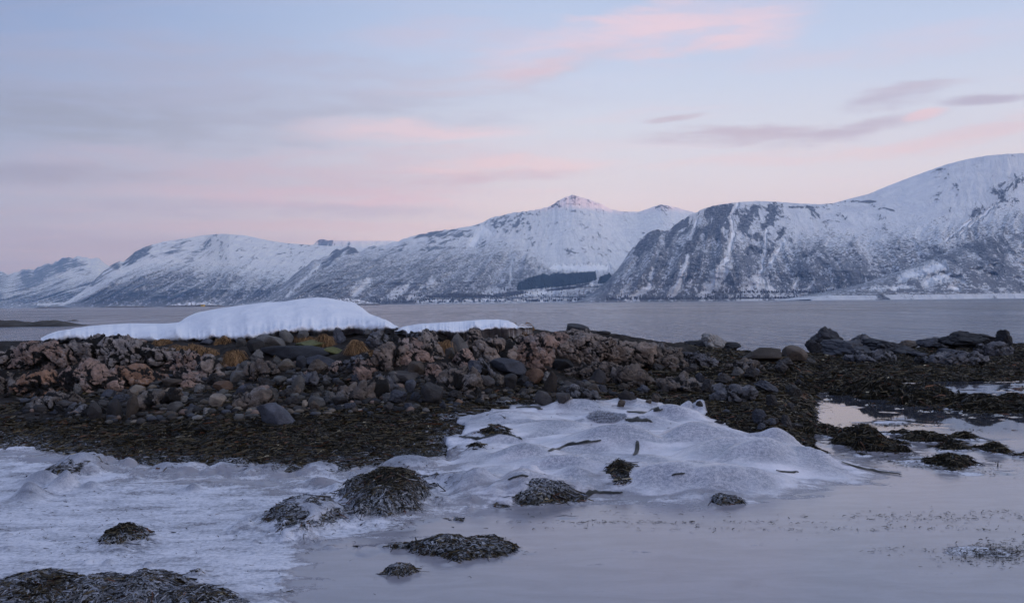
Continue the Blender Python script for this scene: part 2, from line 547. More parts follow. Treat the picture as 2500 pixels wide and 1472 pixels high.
def mat_rock(name, knob=False, dark=0.35):
    """stone whose hue comes from the object's own colour"""
    m, t, b = new_mat(name)
    tc = t.node('ShaderNodeTexCoord').outputs['Object']
    info = t.node('ShaderNodeObjectInfo')
    off = t.node('ShaderNodeVectorMath', {'operation': 'SCALE'}); off.inputs[0].default_value = (13, 7, 5)
    t.l.new(info.outputs['Random'], off.inputs['Scale'])
    vec = t.node('ShaderNodeVectorMath', {'operation': 'ADD'})
    pos = t.node('ShaderNodeNewGeometry').outputs['Position']
    t.l.new(pos, vec.inputs[0]); t.l.new(off.outputs[0], vec.inputs[1])
    v = vec.outputs[0]
    n = t.noise(v, 5, 6, 0.65)
    n2 = t.noise(v, 38, 5, 0.75)
    n3 = t.noise(t.mapping(v, (1, 1, 3.5), (0.5, 0.3, 0)), 9, 4, 0.6, 0.6)
    col = info.outputs['Color']
    c = t.mix(t.mrange(n, 0.3, 0.72), t.mix(1.0, col, (dark, dark, dark * 1.05), 'MULTIPLY'), col)
    c = t.mix(t.math('MULTIPLY', t.mrange(n2, 0.5, 0.75), 0.55), c, t.mix(1.0, col, (1.7, 1.6, 1.55), 'MULTIPLY'))
    c = t.mix(t.math('MULTIPLY', t.mrange(n3, 0.56, 0.70), 0.6), c, (0.02, 0.018, 0.018))
    if knob:
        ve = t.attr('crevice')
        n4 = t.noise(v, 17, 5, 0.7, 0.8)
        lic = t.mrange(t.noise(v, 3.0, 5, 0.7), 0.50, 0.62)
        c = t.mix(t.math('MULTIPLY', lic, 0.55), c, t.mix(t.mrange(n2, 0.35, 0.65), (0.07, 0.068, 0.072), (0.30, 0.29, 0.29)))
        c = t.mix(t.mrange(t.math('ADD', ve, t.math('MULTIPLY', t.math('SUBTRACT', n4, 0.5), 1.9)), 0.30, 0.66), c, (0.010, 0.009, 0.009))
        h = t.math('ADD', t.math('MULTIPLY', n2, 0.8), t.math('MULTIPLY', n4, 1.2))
    else:
        h = t.math('ADD', n2, n)
    t.l.new(c, b.inputs['Base Color'])
    b.inputs['Roughness'].default_value = 0.65
    b.inputs['Specular IOR Level'].default_value = 0.15
    t.l.new(t.bump(h, 0.7, 0.03), b.inputs['Normal'])
    return m


def mat_tone(name, rough=0.5, spec=0.35, transl=False):
    m, t, b = new_mat(name)
    c = t.attr('tone', out='Color')
    t.l.new(c, b.inputs['Base Color'])
    b.inputs['Roughness'].default_value = rough
    b.inputs['Specular IOR Level'].default_value = spec
    return m


def mat_plain(name, col, rough=0.7, var=0.3, scale=1.0):
    m, t, b = new_mat(name)
    pos = t.node('ShaderNodeNewGeometry').outputs['Position']
    n = t.noise(pos, scale, 3, 0.6)
    c = t.mix(t.mrange(n, 0.3, 0.7), tuple(x * (1 - var) for x in col), col)
    t.l.new(c, b.inputs['Base Color'])
    b.inputs['Roughness'].default_value = rough
    return m


M_GROUND = mat_ground()
M_ICE = mat_ice()
M_SEA = mat_sea()
M_SNOW = mat_snow()
M_ROCK = mat_rock('beach_stone_surface', False, 0.5)
M_KNOB = mat_rock('weathered_outcrop_surface', True, 0.34)
M_WEED = mat_tone('wet_seaweed', 0.42, 0.28)
M_GRASS = mat_tone('withered_grass', 0.8, 0.15)
M_PEB = mat_tone('pebble_surface', 0.7, 0.15)

# ------------------------------------------------------------------ shape of the shore
# columns of control points (photo x): [(photo y, height)], near to far; only used to find places on the ground
CTRL = {
    -900: [(1600, 0), (1130, 0), (1095, .08), (1045, .20), (1005, .32), (955, .50), (905, .72), (868, .95), (846, 1.08)],
    50: [(1600, 0), (1130, 0), (1090, .08), (1040, .20), (1000, .32), (950, .50), (900, .72), (860, .95), (838, 1.06)],
    330: [(1600, 0), (1150, 0), (1110, .06), (1040, .22), (1000, .34), (950, .50), (900, .74), (860, .98), (826, 1.15)],
    600: [(1600, 0), (1165, 0), (1130, .05), (1040, .25), (1000, .38), (950, .52), (900, .76), (860, 1.00), (822, 1.2)],
    860: [(1600, 0), (1165, 0), (1130, .05), (1040, .23), (1000, .36), (950, .52), (905, .78), (860, 1.00), (812, 1.25)],
    1050: [(1600, 0), (1240, 0), (1120, .04), (1040, .20), (1000, .33), (950, .52), (900, .80), (855, 1.05), (812, 1.27)],
    1250: [(1600, 0), (1235, 0), (1100, .10), (1000, .26), (975, .32), (900, .70), (850, .98), (803, 1.32)],
    1400: [(1600, 0), (1225, 0), (1100, .10), (1000, .24), (975, .30), (905, .58), (855, .90), (806, 1.22)],
    1550: [(1600, 0), (1225, 0), (1100, .10), (1000, .22), (980, .27), (920, .42), (870, .70), (828, 1.02)],
    1700: [(1600, 0), (1230, 0), (1100, .10), (1020, .20), (990, .25), (920, .40), (870, .62), (853, .74)],
    1800: [(1600, 0), (1228, 0), (1100, .10), (1050, .16), (1000, .24), (930, .36), (880, .52), (863, .60)],
    1900: [(1600, 0), (1215, 0), (1110, .08), (1080, .12), (1000, .25), (960, .33), (925, .38), (890, .42), (868, .48)],
    1975: [(1600, 0), (1185, 0), (1120, .04), (1085, .02), (1040, .0), (945, .0), (920, .10), (890, .20), (870, .34)],
    2060: [(1600, 0), (1170, 0), (1120, -.06), (960, -.05), (935, .04), (905, .10), (880, .16), (862, .30)],
    2250: [(1600, 0), (1160, -.04), (1100, -.10), (948, -.06), (925, .05), (888, .13), (858, .28)],
    2450: [(1600, 0), (1160, -.04), (1100, -.10), (946, -.06), (922, .05), (880, .16), (846, .34)],
    3500: [(1600, 0), (1160, -.04), (1100, -.10), (920, -.08), (890, .04), (862, .16), (838, .34)],
}
DG = np.exp(np.linspace(math.log(2.5), math.log(70), 500))
cols_u, tab, ridgeD = [], [], []
for pxc in sorted(CTRL):
    ds, zs = [], []
    for (py, z) in CTRL[pxc]:
        r = ray(pxc, py)
        ds.append((H - z) / -r[2]); zs.append(z)
    for i in range(1, len(ds)):
        if ds[i] < ds[i - 1] + 0.1: ds[i] = ds[i - 1] + 0.1
    e = ds[-1]; zt = zs[-1]
    ds = [0.0] + ds + [e + 1.8, e + 4.0, e + 8.0, e + 14, 200]
    zs = [0.0] + zs + [zt - .05, zt * .45, -.3, -1.1, -1.6]
    cols_u.append((pxc - 1250) / F); tab.append(np.interp(DG, ds, zs)); ridgeD.append(e)
cols_u = np.array(cols_u); tab = np.array(tab)
UG = np.linspace(-0.95, 0.97, 480)
T2 = np.stack([np.interp(UG, cols_u, tab[:, j]) for j in range(len(DG))], 1)
ker = np.exp(-0.5 * (np.arange(-7, 8) / 3.0) ** 2); ker /= ker.sum()
Tp = np.pad(T2, ((7, 7), (0, 0)), 'edge')
T2 = sum(ker[k] * Tp[k:k + len(UG)] for k in range(15))
Tp = np.pad(T2, ((0, 0), (3, 3)), 'edge')
k3 = np.exp(-0.5 * (np.arange(-3, 4) / 1.3) ** 2); k3 /= k3.sum()
T2 = sum(k3[k] * Tp[:, k:k + len(DG)] for k in range(7))


def base_z(u, D):
    fu = np.clip((u - UG[0]) / (UG[1] - UG[0]), 0, len(UG) - 1.001)
    fd = np.clip((np.log(np.maximum(D, 2.5)) - math.log(2.5)) / (math.log(70) - math.log(2.5)) * (len(DG) - 1), 0, len(DG) - 1.001)
    iu = fu.astype(int); idd = fd.astype(int); a = fu - iu; b = fd - idd
    return (T2[iu, idd] * (1 - a) * (1 - b) + T2[iu + 1, idd] * a * (1 - b) + T2[iu, idd + 1] * (1 - a) * b + T2[iu + 1, idd + 1] * a * b)


ICE_POLY = [(-1400, 1088), (-50, 1090), (52, 1090), (150, 1108), (260, 1125), (330, 1143), (420, 1135), (520, 1148), (600, 1150),
            (700, 1162), (760, 1140), (840, 1152), (900, 1138), (1000, 1128), (1090, 1122), (1078, 1072), (1128, 1060),
            (1112, 1032), (1180, 1006), (1250, 985), (1330, 978), (1400, 966), (1500, 978), (1600, 985), (1690, 1003),
            (1722, 994), (1745, 1018), (1800, 1055), (1850, 1074), (1900, 1060), (1950, 1086), (2000, 1108), (2100, 1140),
            (2185, 1163), (2080, 1182), (1950, 1198), (1850, 1226), (1700, 1232), (1560, 1216), (1450, 1212), (1300, 1232),
            (1200, 1238), (1050, 1272), (900, 1308), (860, 1325), (740, 1348), (800, 1370), (745, 1390), (800, 1408), (720, 1438), (760, 1480),
            (640, 1560), (560, 1700), (-1400, 1700)]

# bumps: photo x, photo y of the foot, half width px, height px, kind
#   'd' draped smooth ice, 'w' weed poking out, 'm' mottled ice on weed, 'p' weed mound in the pool
BUMPS = [
    (1485, 1050, 50, 36, 'w'), (1650, 1040, 60, 24, 'd'), (1510, 1112, 105, 40, 'd'), (1715, 1100, 80, 36, 'd'),
    (1895, 1105, 80, 30, 'd'), (1790, 1140, 85, 30, 'd'), (1850, 1155, 70, 36, 'd'), (1975, 1160, 110, 28, 'd'),
    (1350, 1070, 80, 18, 'd'), (1420, 1015, 80, 16, 'd'), (1545, 1000, 70, 16, 'd'), (1715, 1010, 36, 20, 'd'),
    (1580, 1150, 60, 16, 'd'), (1360, 1170, 90, 26, 'd'), (1290, 1140, 70, 24, 'd'), (1620, 1195, 110, 30, 'd'),
    (1760, 1205, 120, 26, 'd'), (1690, 1170, 70, 20, 'd'), (1870, 1200, 80, 20, 'd'), (1440, 1190, 70, 22, 'd'),
    (1460, 1150, 60, 14, 'd'), (1820, 1100, 40, 14, 'd'), (1570, 1060, 60, 18, 'd'),
    (1290, 1222, 105, 58, 'm'), (1165, 1212, 75, 48, 'm'), (1210, 1172, 58, 28, 'w'),
    (940, 1248, 92, 100, 'w'), (730, 1285, 95, 70, 'm'), (283, 1328, 42, 50, 'w'), (1085, 1352, 75, 34, 'm'), (1170, 1352, 80, 20, 'm'),
    (971, 1402, 26, 20, 'm'), (1235, 1042, 55, 34, 'w'), (1205, 1085, 42, 40, 'w'), (1162, 1130, 42, 46, 'w'),
    (1522, 1184, 50, 52, 'w'), (1588, 1166, 30, 22, 'w'), (1645, 1162, 30, 20, 'w'), (1772, 1228, 34, 20, 'm'),
    (1380, 1015, 56, 20, 'w'), (1440, 1002, 46, 16, 'w'), (1290, 1003, 34, 14, 'w'),
    (170, 1165, 75, 48, 'm'), (78, 1190, 40, 24, 'd'), (128, 1200, 22, 28, 'd'), (66, 1222, 40, 26, 'd'),
    (1000, 1160, 90, 34, 'm'), (660, 1165, 60, 24, 'm'), (560, 1150, 60, 20, 'm'), (395, 1160, 60, 20, 'm'), (790, 1160, 60, 22, 'm'),
    (480, 1196, 22, 14, 'd'), (205, 1196, 30, 12, 'd'), (785, 1190, 30, 14, 'd'),
    (40, 1490, 170, 84, 'w'), (330, 1488, 80, 80, 'w'), (440, 1494, 120, 52, 'w'), (200, 1490, 160, 66, 'w'),
    # right hand pools
    (2020, 1062, 58, 34, 'p'), (2130, 1095, 66, 62, 'p'), (2080, 1075, 60, 34, 'p'), (2265, 1080, 58, 30, 'p'), (2210, 1062, 40, 20, 'p'),
    (2370, 1076, 34, 28, 'p'), (2340, 1100, 46, 32, 'p'), (2335, 1142, 64, 44, 'p'), (2445, 1108, 36, 36, 'p'), (2250, 1135, 46, 14, 'p'),
    (2190, 1036, 46, 12, 'p'), (1998, 1108, 28, 20, 'p'), (2110, 1114, 26, 12, 'p'), (2385, 1160, 30, 6, 'p'), (2240, 1120, 30, 8, 'p'),
    (2170, 972, 66, 64, 'p'), (2290, 988, 86, 56, 'p'), (2235, 980, 60, 44, 'p'), (2425, 1004, 74, 48, 'p'), (2350, 1003, 40, 26, 'p'),
    (2050, 955, 64, 40, 'p'), (1955, 942, 64, 30, 'p'), (2120, 945, 60, 26, 'p'), (2480, 985, 60, 30, 'p'),
    (2560, 1010, 90, 46, 'p'), (2620, 1120, 80, 40, 'p'), (2700, 960, 100, 50, 'p'),
    (2400, 1350, 62, 5, 'p'), (2450, 1356, 40, 6, 'p'),
]
BW = []
for (px, py, hw, hp, k) in BUMPS:
    r = ray(px, py)
    D = H / -r[2]
    zz = float(base_z(np.array(r[0]), np.array(D)))
    for _ in range(6):
        D = (H - max(zz, 0)) / -r[2]
        zz = float(base_z(np.array(r[0]), np.array(D)))
    w = hw * D / F; h = hp * D / F
    dep = max(w * (1.1 if k == 'd' else 0.8), h * 1.6)
    Dc = D + dep * .55
    zb = max(float(base_z(np.array(r[0]), np.array(Dc))), 0)
    ht = H + ray(px, py - hp)[2] * (Dc - dep * .1) - zb
    h = max(ht, h * .62) * (.93 if k == 'w' else 1.0)
    BW.append((D * r[0], Dc, w, dep, h, k))


def shore(X, D):
    """heights of ground and ice plus the masks, at plan positions"""
    u = X / D
    b = base_z(u, D)
    pos_p = np.stack([X, D, np.maximum(b, -0.02)], -1)
    px, py = proj(pos_p)
    wx = fbm(X * 1.3, D * 1.3, 0, 4, 5)
    ice_sd = poly_sd(px + wx * 26, py + fbm(X * 2, D * 2, 0, 4, 8) * 16, ICE_POLY)
    ice = sstep(ice_sd, -5, 7)
    drape = sstep(px + 60 * fbm(X * .8, D * .8, 0, 2, 45), 1030, 1230) * ice
    pool = (py > 900) & (b < 0.02)
    gb = np.zeros_like(X); gm = np.zeros_like(X); ib = np.zeros_like(X); thin = np.zeros_like(X); skirt = np.zeros_like(X); bw = np.zeros_like(X); rime = np.zeros_like(X)
    n1 = fbm(X * 2.2, D * 2.2, 0, 3, 21)
    n2b = fbm(X * 6.0, D * 6.0, 0, 3, 22)
    XW = X + .30 * fbm(X * .9, D * .9, 0, 2, 61); DW = D + .30 * fbm(X * .9, D * .9, 0, 2, 62)
    for (x0, y0, w, d, h, k) in BW:
        ex = (X - x0) / w; ey = (D - y0) / d
        if k == 'd': ex = (XW - x0) / w / 1.25; ey = (DW - y0) / d
        r2 = ex * ex + ey * ey
        r2 = r2 * np.clip(1 + (0.4 if k == 'd' else 1.3) * n1 + (0 if k == 'd' else 0.7) * n2b, .3, 3)
        near = r2 < 9
        if not near.any(): continue
        g = np.exp(-r2 * 1.6)
        if k == 'd':
            pk = np.exp(-ex * ex * .9) * np.exp(-1.7 * np.sqrt(ey * ey + .012)) * (1 + .0 * r2)
            v = h * 1.85 * (0.50 * g + 0.58 * pk)
            ib = np.maximum(ib, v) + 0.25 * np.minimum(ib, v)
            thin = np.maximum(thin, np.clip(np.exp(-((ex) ** 2 + (ey + 0.35) ** 2) * 1.6) * 1.15 + .25 * n1, 0, 1))
        elif k == 'm':
            ib = np.maximum(ib, h * np.exp(-r2 * 1.15))
            gm = np.maximum(gm, (h * np.exp(-r2 * 1.1) + .046 * sstep(-r2, -2.0, -.5)) * (1 + .30 * n2b + .15 * n1))
            thin = np.maximum(thin, np.exp(-r2 * 1.1) * 1.0)
            rime = np.maximum(rime, np.exp(-r2 * 0.8))
            skirt = np.maximum(skirt, .9 * np.exp(-r2 * 0.6))
        elif k == 'w':
            gb = np.maximum(gb, (h * 1.0 * np.exp(-r2 * 0.95) * (1 + .18 * n2b) + .042 * sstep(-r2, -1.6, -.6) * (1 + .5 * n2b)))
            ib = np.maximum(ib, 0.50 * h * np.exp(-r2 * 0.6))
            thin = np.maximum(thin, np.exp(-r2 * 0.8) * 0.8)
            rime = np.maximum(rime, 0.85 * sstep(r2, 0.15, 1.0) * (r2 < 4))
            bw = np.maximum(bw, g)
        else:
            gb = np.maximum(gb, h * np.exp(-r2 * 1.1))
            ib = np.maximum(ib, 0.34 * h * np.exp(-r2 * 0.75))
            skirt = np.maximum(skirt, np.exp(-r2 * 0.55))
            bw = np.maximum(bw, g)
    rough = ridged(X * 0.9, D * 1.3, 0, 4, 3)
    edge = np.exp(-((ice_sd - 12) / 34.0) ** 2) * sstep(px, 1250, 1050) * sstep(py, 1215, 1180)
    ib = ib + edge * np.maximum(0, 0.05 + 0.06 * fbm(X * 2.5, D * 3, 0, 4, 33)) + drape * 0.02 * fbm(X * 1.1, D * 1.8, 0, 3, 4)
    flat = np.maximum(b, 0)
    soft = sstep(ice_sd, -8, 46)
    sf = np.where((py > 1100) & (skirt < .2), .25 + .75 * soft, 1)
    ib = ib * sf
    gb = np.maximum(gb, gm)
    fold = ridged(XW * .45 + .2, DW * 1.5, 0, 3, 66) * .6 + ridged(XW * .9 + DW * .3, DW * 2.6, 0, 2, 67) * .25
    ib = ib + drape * soft * .145 * np.clip(fold, -.3, 1)
    thin = np.maximum(thin, drape * sstep(fbm(XW * .8, DW * 2.0, 0, 3, 68), -.02, .30) * .95)  # grey patches on the draped ice: thin spots and painted relief shade
    icez = flat + ib * (0.15 + 0.85 * np.maximum(ice, skirt))
    icez = icez + (0.008 * fbm(X * 7, D * 7, 0, 3, 9) + 0.008 * fbm(X * 1.6, D * 3.2, 0, 4, 10)) * ice * np.minimum(soft, 1) * (1 - drape)
    # small drops and knuckles of ice over weed tips
    f1, _ = worley(X * 3.0, D * 3.0, 0.5, 4)
    dots = sstep(0.16 - f1, 0, 0.12) * sstep(ice, 0.6, 1) * sstep(px, 1250, 900) * sstep(fbm(X * .8, D * .8, 0, 2, 71), -0.2, 0.25)
    icez = icez + dots * 0.028
    thin = np.maximum(thin, dots)
    land = sstep(b, 0.0, 0.05) * (1 - ice)
    icez = np.where((land > 0.3), icez - 0.12 * land, icez)
    gz = flat + gb
    gz = gz - 0.035 * ice - np.where(pool, 0.05, 0) * (1 - ice) * (1 - np.clip(gm * 25, 0, 1)) - .02 * (gm > .02) * (1 - ice)
    lump = 0.035 * fbm(X * 3.2, D * 3.2, 0, 4, 50) + 0.05 * fbm(X * 1.1, D * 1.1, 0, 2, 51)
    lump = lump * (1 + .9 * sstep(px, 1450, 1650) * (py < 1090)) + 0.05 * np.maximum(0, ridged(X * 0.8 + D * 0.3, D * 1.6, 0, 3, 59) - 0.3)
    gz = gz + lump * np.clip(land + bw * 0.7, 0, 1)
    far = D > 34
    gz = np.where(b < -0.25, b, gz)
    gz = np.where(((py < 900) & (b < 0.0)), b, gz)
    icez = np.where((py < 905) & (b < 0.03), b - 0.1, icez)
    frost = np.maximum(ice, sstep(skirt, 0.25, 0.75) * 0.75)
    front = (py > 1120) & (ice_sd > -70)
    wide = sstep(ice_sd + (22 + 55 * sstep(py, 1250, 1330)) * (fbm(X * 1.1, D * 2.2, 0, 4, 44) + .6 * fbm(X * .5, D * 4.5, 0, 3, 46)), -40, 80 - 30 * sstep(px, 1040, 1280))
    sl = sstep(px, 1040, 1280)
    front = (py > 1100) & (ice_sd > -70)
    frost = np.where(front, np.maximum(wide * (.80 + .20 * sl), sstep(skirt, 0.25, 0.75) * 0.75), frost * (.80 + .20 * sl))
    opn = sstep(px, 1930, 2050) * sstep(py, 1110, 1040)
    return dict(gz=gz, icez=icez, ice=ice, px=px, py=py, thin=thin, drape=drape, frost=frost, rime=np.maximum(rime, edge * 0.8), land=land, open=opn, bw=bw, b=b)


COB_POLY = [(-1400, 1028), (52, 1035), (200, 1030), (340, 1042), (520, 1012), (640, 1005), (735, 1040), (760, 1010), (900, 1003), (1000, 1000), (1120, 975),
            (1200, 955), (1290, 965), (1390, 985), (1470, 962), (1470, 915), (1560, 890), (1700, 868), (1700, 780), (-1400, 780)]


def weedmask(px, py, X, D):
    c = poly_sd(px + 40 * fbm(X * 1.2, D * 1.2, 0, 3, 91), py + 16 * fbm(X * 1.7, D * 1.7, 0, 3, 92), COB_POLY)
    w = 1 - sstep(c, -4, 10)
    patch = sstep(fbm(X * 1.7, D * 1.7, 0, 3, 93), -0.02, 0.16) * sstep(py, 895, 945)
    return np.maximum(w, patch)


# ground and ice sheets share one fan-shaped layout, finer close by
NR, NC = 560, 640
Dr = np.exp(np.linspace(math.log(3.2), math.log(42), NR))
Uc = np.linspace(-0.86, 0.90, NC)
DD, UU = np.meshgrid(Dr, Uc, indexing='ij')
XX = UU * DD
S = shore(XX, DD)
wm = weedmask(S['px'], S['py'], XX, DD)
Vg = np.stack([XX, DD, S['gz']], -1).reshape(-1, 3)
ground = mesh_np('ground', Vg, grid_faces(NR, NC), M_GROUND, True, {'weed': np.maximum(wm, S['ice']), 'rime': S['rime']})
tag(ground, 'dark stony shore under the boulders and seaweed, falling to the frozen pool', kind='structure')
# ice only where it lies in front of the ridge
nri = int(np.searchsorted(Dr, 30.0))
Vi = np.stack([XX, DD, S['icez']], -1)[:nri].reshape(-1, 3)
ice = mesh_np('ice', Vi, grid_faces(nri, NC), M_ICE, True,
              {'frost': S['frost'][:nri], 'thin': S['thin'][:nri], 'drape': S['drape'][:nri], 'open': S['open'][:nri]})
tag(ice, 'pale lilac ice draped over the shore and lying flat on the pool', kind='structure')
# sea
nr = 60
rr = np.exp(np.linspace(math.log(14), math.log(26000), nr)); aa = np.linspace(-1.25, 1.25, 60)
RR, AA = np.meshgrid(rr, aa, indexing='ij')
sea = mesh_np('sea', np.stack([RR * np.sin(AA), RR * np.cos(AA), np.full_like(RR, -0.35)], -1).reshape(-1, 3), grid_faces(nr, 60), M_SEA)
tag(sea, 'grey lilac rippled fjord water reaching to the far shore', kind='structure')

# lookup: pixel -> place on the visible ground
GZ = np.maximum(S['gz'], np.where(DD < 30, S['icez'], -9))


def ground_at(px, py):
    u = (px - 1250) / F
    r = ray(px, py)
    u = r[0]
    i = int(np.clip(round((u - Uc[0]) / (Uc[1] - Uc[0])), 0, NC - 1))
    col = GZ[:, i]
    rayz = H + r[2] * Dr
    hit = np.nonzero(col >= rayz)[0]
    if len(hit) == 0:
        j = int(np.argmax(col - rayz))
    else:
        j = hit[0]
    return u * Dr[j], Dr[j], col[j]


def z_at(X, D):
    fu = np.clip((X / D - Uc[0]) / (Uc[1] - Uc[0]), 0, NC - 1.001)
    fd = np.clip((np.log(D) - math.log(3.2)) / (math.log(42) - math.log(3.2)) * (NR - 1), 0, NR - 1.001)
    iu = fu.astype(int); idd = fd.astype(int); a = fu - iu; b = fd - idd
    g = S['gz']
    return (g[idd, iu] * (1 - a) * (1 - b) + g[idd, iu + 1] * a * (1 - b) + g[idd + 1, iu] * (1 - a) * b + g[idd + 1, iu + 1] * a * b)


def s_at(key, X, D):
    iu = np.clip(np.round((X / D - Uc[0]) / (Uc[1] - Uc[0])), 0, NC - 1).astype(int)
    idd = np.clip(np.round((np.log(D) - math.log(3.2)) / (math.log(42) - math.log(3.2)) * (NR - 1)), 0, NR - 1).astype(int)
    return S[key][idd, iu]


# ------------------------------------------------------------------ mountains
def mountain(name, label, ridge, base_y, Ds, Dm, gpow, ncol, nrow, mat, skew, amp, seed, rock, tree, clear=(), jag=3.0, freq=1.0, shelf=None, ridge_drop=0):
    rp = np.array(ridge, float)
    px = np.linspace(rp[0, 0], rp[-1, 0], ncol)
    ry = np.interp(px, rp[:, 0], rp[:, 1])
    kk = np.exp(-0.5 * (np.arange(-4, 5) / 1.6) ** 2); kk /= kk.sum()
    ry = np.convolve(np.pad(ry, 4, 'edge'), kk, 'valid')
    by = base_y(px)
    jg = fbm(px / 14.0, seed * 3.1, 0, 4, seed)
    jw = np.clip(np.interp(px, *zip(*jag)) if isinstance(jag, (list, tuple)) else np.full(ncol, jag), 0, 99)
    k2 = np.exp(-0.5 * (np.arange(-40, 41) / 16.0) ** 2); k2 /= k2.sum()
    rsm = np.convolve(np.pad(ry, 40, 'edge'), k2, 'valid')
    ry = ry - jg * jw * np.clip((by - ry) / 40, 0, 1)
    s = np.linspace(0, 1, nrow)[:, None]
    P_ = px[None, :] + 0 * s
    mixr = s ** 3
    Y_ = by[None, :] + ((rsm * (1 - mixr) + ry * mixr) - by) * s
    dsv = np.interp(px, *zip(*Ds)) if isinstance(Ds, (list, tuple)) else np.full(ncol, Ds)
    drv = np.interp(px, *zip(*Dm)) if isinstance(Dm, (list, tuple)) else np.full(ncol, Dm)
    D = dsv[None, :] + (drv - dsv)[None, :] * s ** gpow
    if shelf is not None:
        D = D + shelf(P_, Y_, s)
    r = ray(P_.ravel(), Y_.ravel()).reshape(nrow, ncol, 3)
    X = r[..., 0] * D; Z = np.maximum(H + r[..., 2] * D, -1.0)
    sk = np.interp(px, *zip(*skew))[None, :] if isinstance(skew, (list, tuple)) else skew
    q = X - sk * Z
    g1 = ridged(q / (330 / freq), Z / 1500, seed, 4, seed + 2)
    g2 = ridged(q / (95 / freq), Z / 420, seed, 4, seed + 9)
    g3 = fbm(X / 60, Z / 60, D / 60, 3, seed + 5)
    env = np.sin(np.clip(s * 1.02, 0, 1) * math.pi) ** 0.6
    env2 = np.clip(s * 6, 0, 1) * np.clip((1 - s) * 4, 0, 1)
    dD = amp * (1.25 * g1 * env + 0.50 * g2 * env2 + 0.16 * g3 * env2)
    dD = dD * (.10 + .90 * sstep(tree(P_, Y_, (Y_ - by[None, :]) / np.minimum((ry - by), -1)[None, :]), -.15, .45))
    D2 = D - dD * np.clip(Z / 120, 0, 1)
    X2 = X * D2 / D
    # masks
    fr = (Y_ - by[None, :]) / np.minimum((ry - by), -1)[None, :]
    rk = np.zeros_like(X); tr = np.zeros_like(X)
    for (x0, y0, rx, ryy, w, *sl) in rock:
        sl = sl[0] if sl else 0
        xx = (P_ - x0) + (Y_ - y0) * sl
        e = (xx / rx) ** 2 + ((Y_ - y0) / ryy) ** 2
        rk = np.maximum(rk, w * np.exp(-e ** 1.5))
    tr = tree(P_, Y_, fr)
    rk = rk + 0.30 * (g1 - 0.35) + 0.30 * (g2 - 0.3)
    tr = tr + 0.48 * (g2 - 0.35) + 0.30 * (g1 - 0.35)
    for (pts, w0, w1) in clear:
        pts = np.array(pts, float)
        for a in range(len(pts) - 1):
            (ax, ay), (bx, by2) = pts[a], pts[a + 1]
            ex, ey = bx - ax, by2 - ay
            t_ = np.clip(((P_ - ax) * ex + (Y_ - ay) * ey) / (ex * ex + ey * ey), 0, 1)
            tt = (a + t_) / (len(pts) - 1)
            wd = w0 + (w1 - w0) * tt
            d = np.sqrt((P_ - ax - ex * t_) ** 2 + (Y_ - ay - ey * t_) ** 2) + 7 * fbm(P_ / 9, Y_ / 13, 0, 4, 77)
            mk = 1 - sstep(d, wd * 0.2, wd * 1.7)
            tr = tr - 1.15 * mk; rk = rk - 1.2 * mk
    V = np.stack([X2, D2, Z], -1)
    # far side
    nb = 9
    back = []
    for i in range(1, nb + 1):
        f = i / nb
        Db = D2[-1] + 2600 * f
        back.append(np.stack([X2[-1] * (1 + 0.02 * f), Db, Z[-1] * (1 - f) ** 1.3 - (20 * f if True else 0) - Z[-1] * 0.02], -1))
    front = np.stack([X2[0] * 0.985, D2[0] * 0.985, np.full(ncol, -6.0)], -1)
    V = np.concatenate([front[None], V, np.array(back)], 0)
    pad = lambda a: np.concatenate([a[:1], a, np.repeat(a[-1:], nb, 0)], 0)
    flow = np.stack([pad(q) / 100, pad(Z) / 100, pad(D) / 100 * 0.25], -1)
    o = mesh_np(name, V.reshape(-1, 3), grid_faces(nrow + 1 + nb, ncol), mat, True,
                {'rock': pad(rk), 'tree': pad(tr)}, uv=flow.reshape(-1, 3))
    tag(o, label, kind='structure')
    return px, Y_, V[1:nrow + 1]


M_MT = mat_mountain('snowy_birch_slope', 0.075)
M_MTF = mat_mountain('far_snowy_slope', 0.045)
yline = lambda p: 740.5 - 0.0096 * (p - 1250)


# furthest: jagged range on the left edge
def tree_a(P, Y, f):
    return 0.85 - 1.4 * f + 0.25 * fbm(P / 40, Y / 30, 0, 3, 2)
mountain('mountain', 'low jagged snowy mountains at the left edge beyond the fjord',
         [(-420, 640), (-200, 610), (-60, 650), (20, 668), (60, 657), (80, 660), (110, 645), (140, 640), (150, 628), (175, 630), (190, 625), (225, 630), (240, 632), (270, 655), (330, 690), (420, 735)],
         yline, 8600, 11500, 1.2, 420, 110, M_MTF, 1.0, 330, 4,
         [(100, 670, 35, 40, .8, .8), (150, 645, 20, 25, 1.0, .5), (65, 680, 20, 30, .9), (180, 645, 30, 14, .7), (205, 665, 25, 10, .5), (-60, 690, 90, 40, .8), (70, 690, 60, 26, .6, 1.0), (130, 690, 30, 20, .5, 1.2)],
         tree_a, jag=7.0)


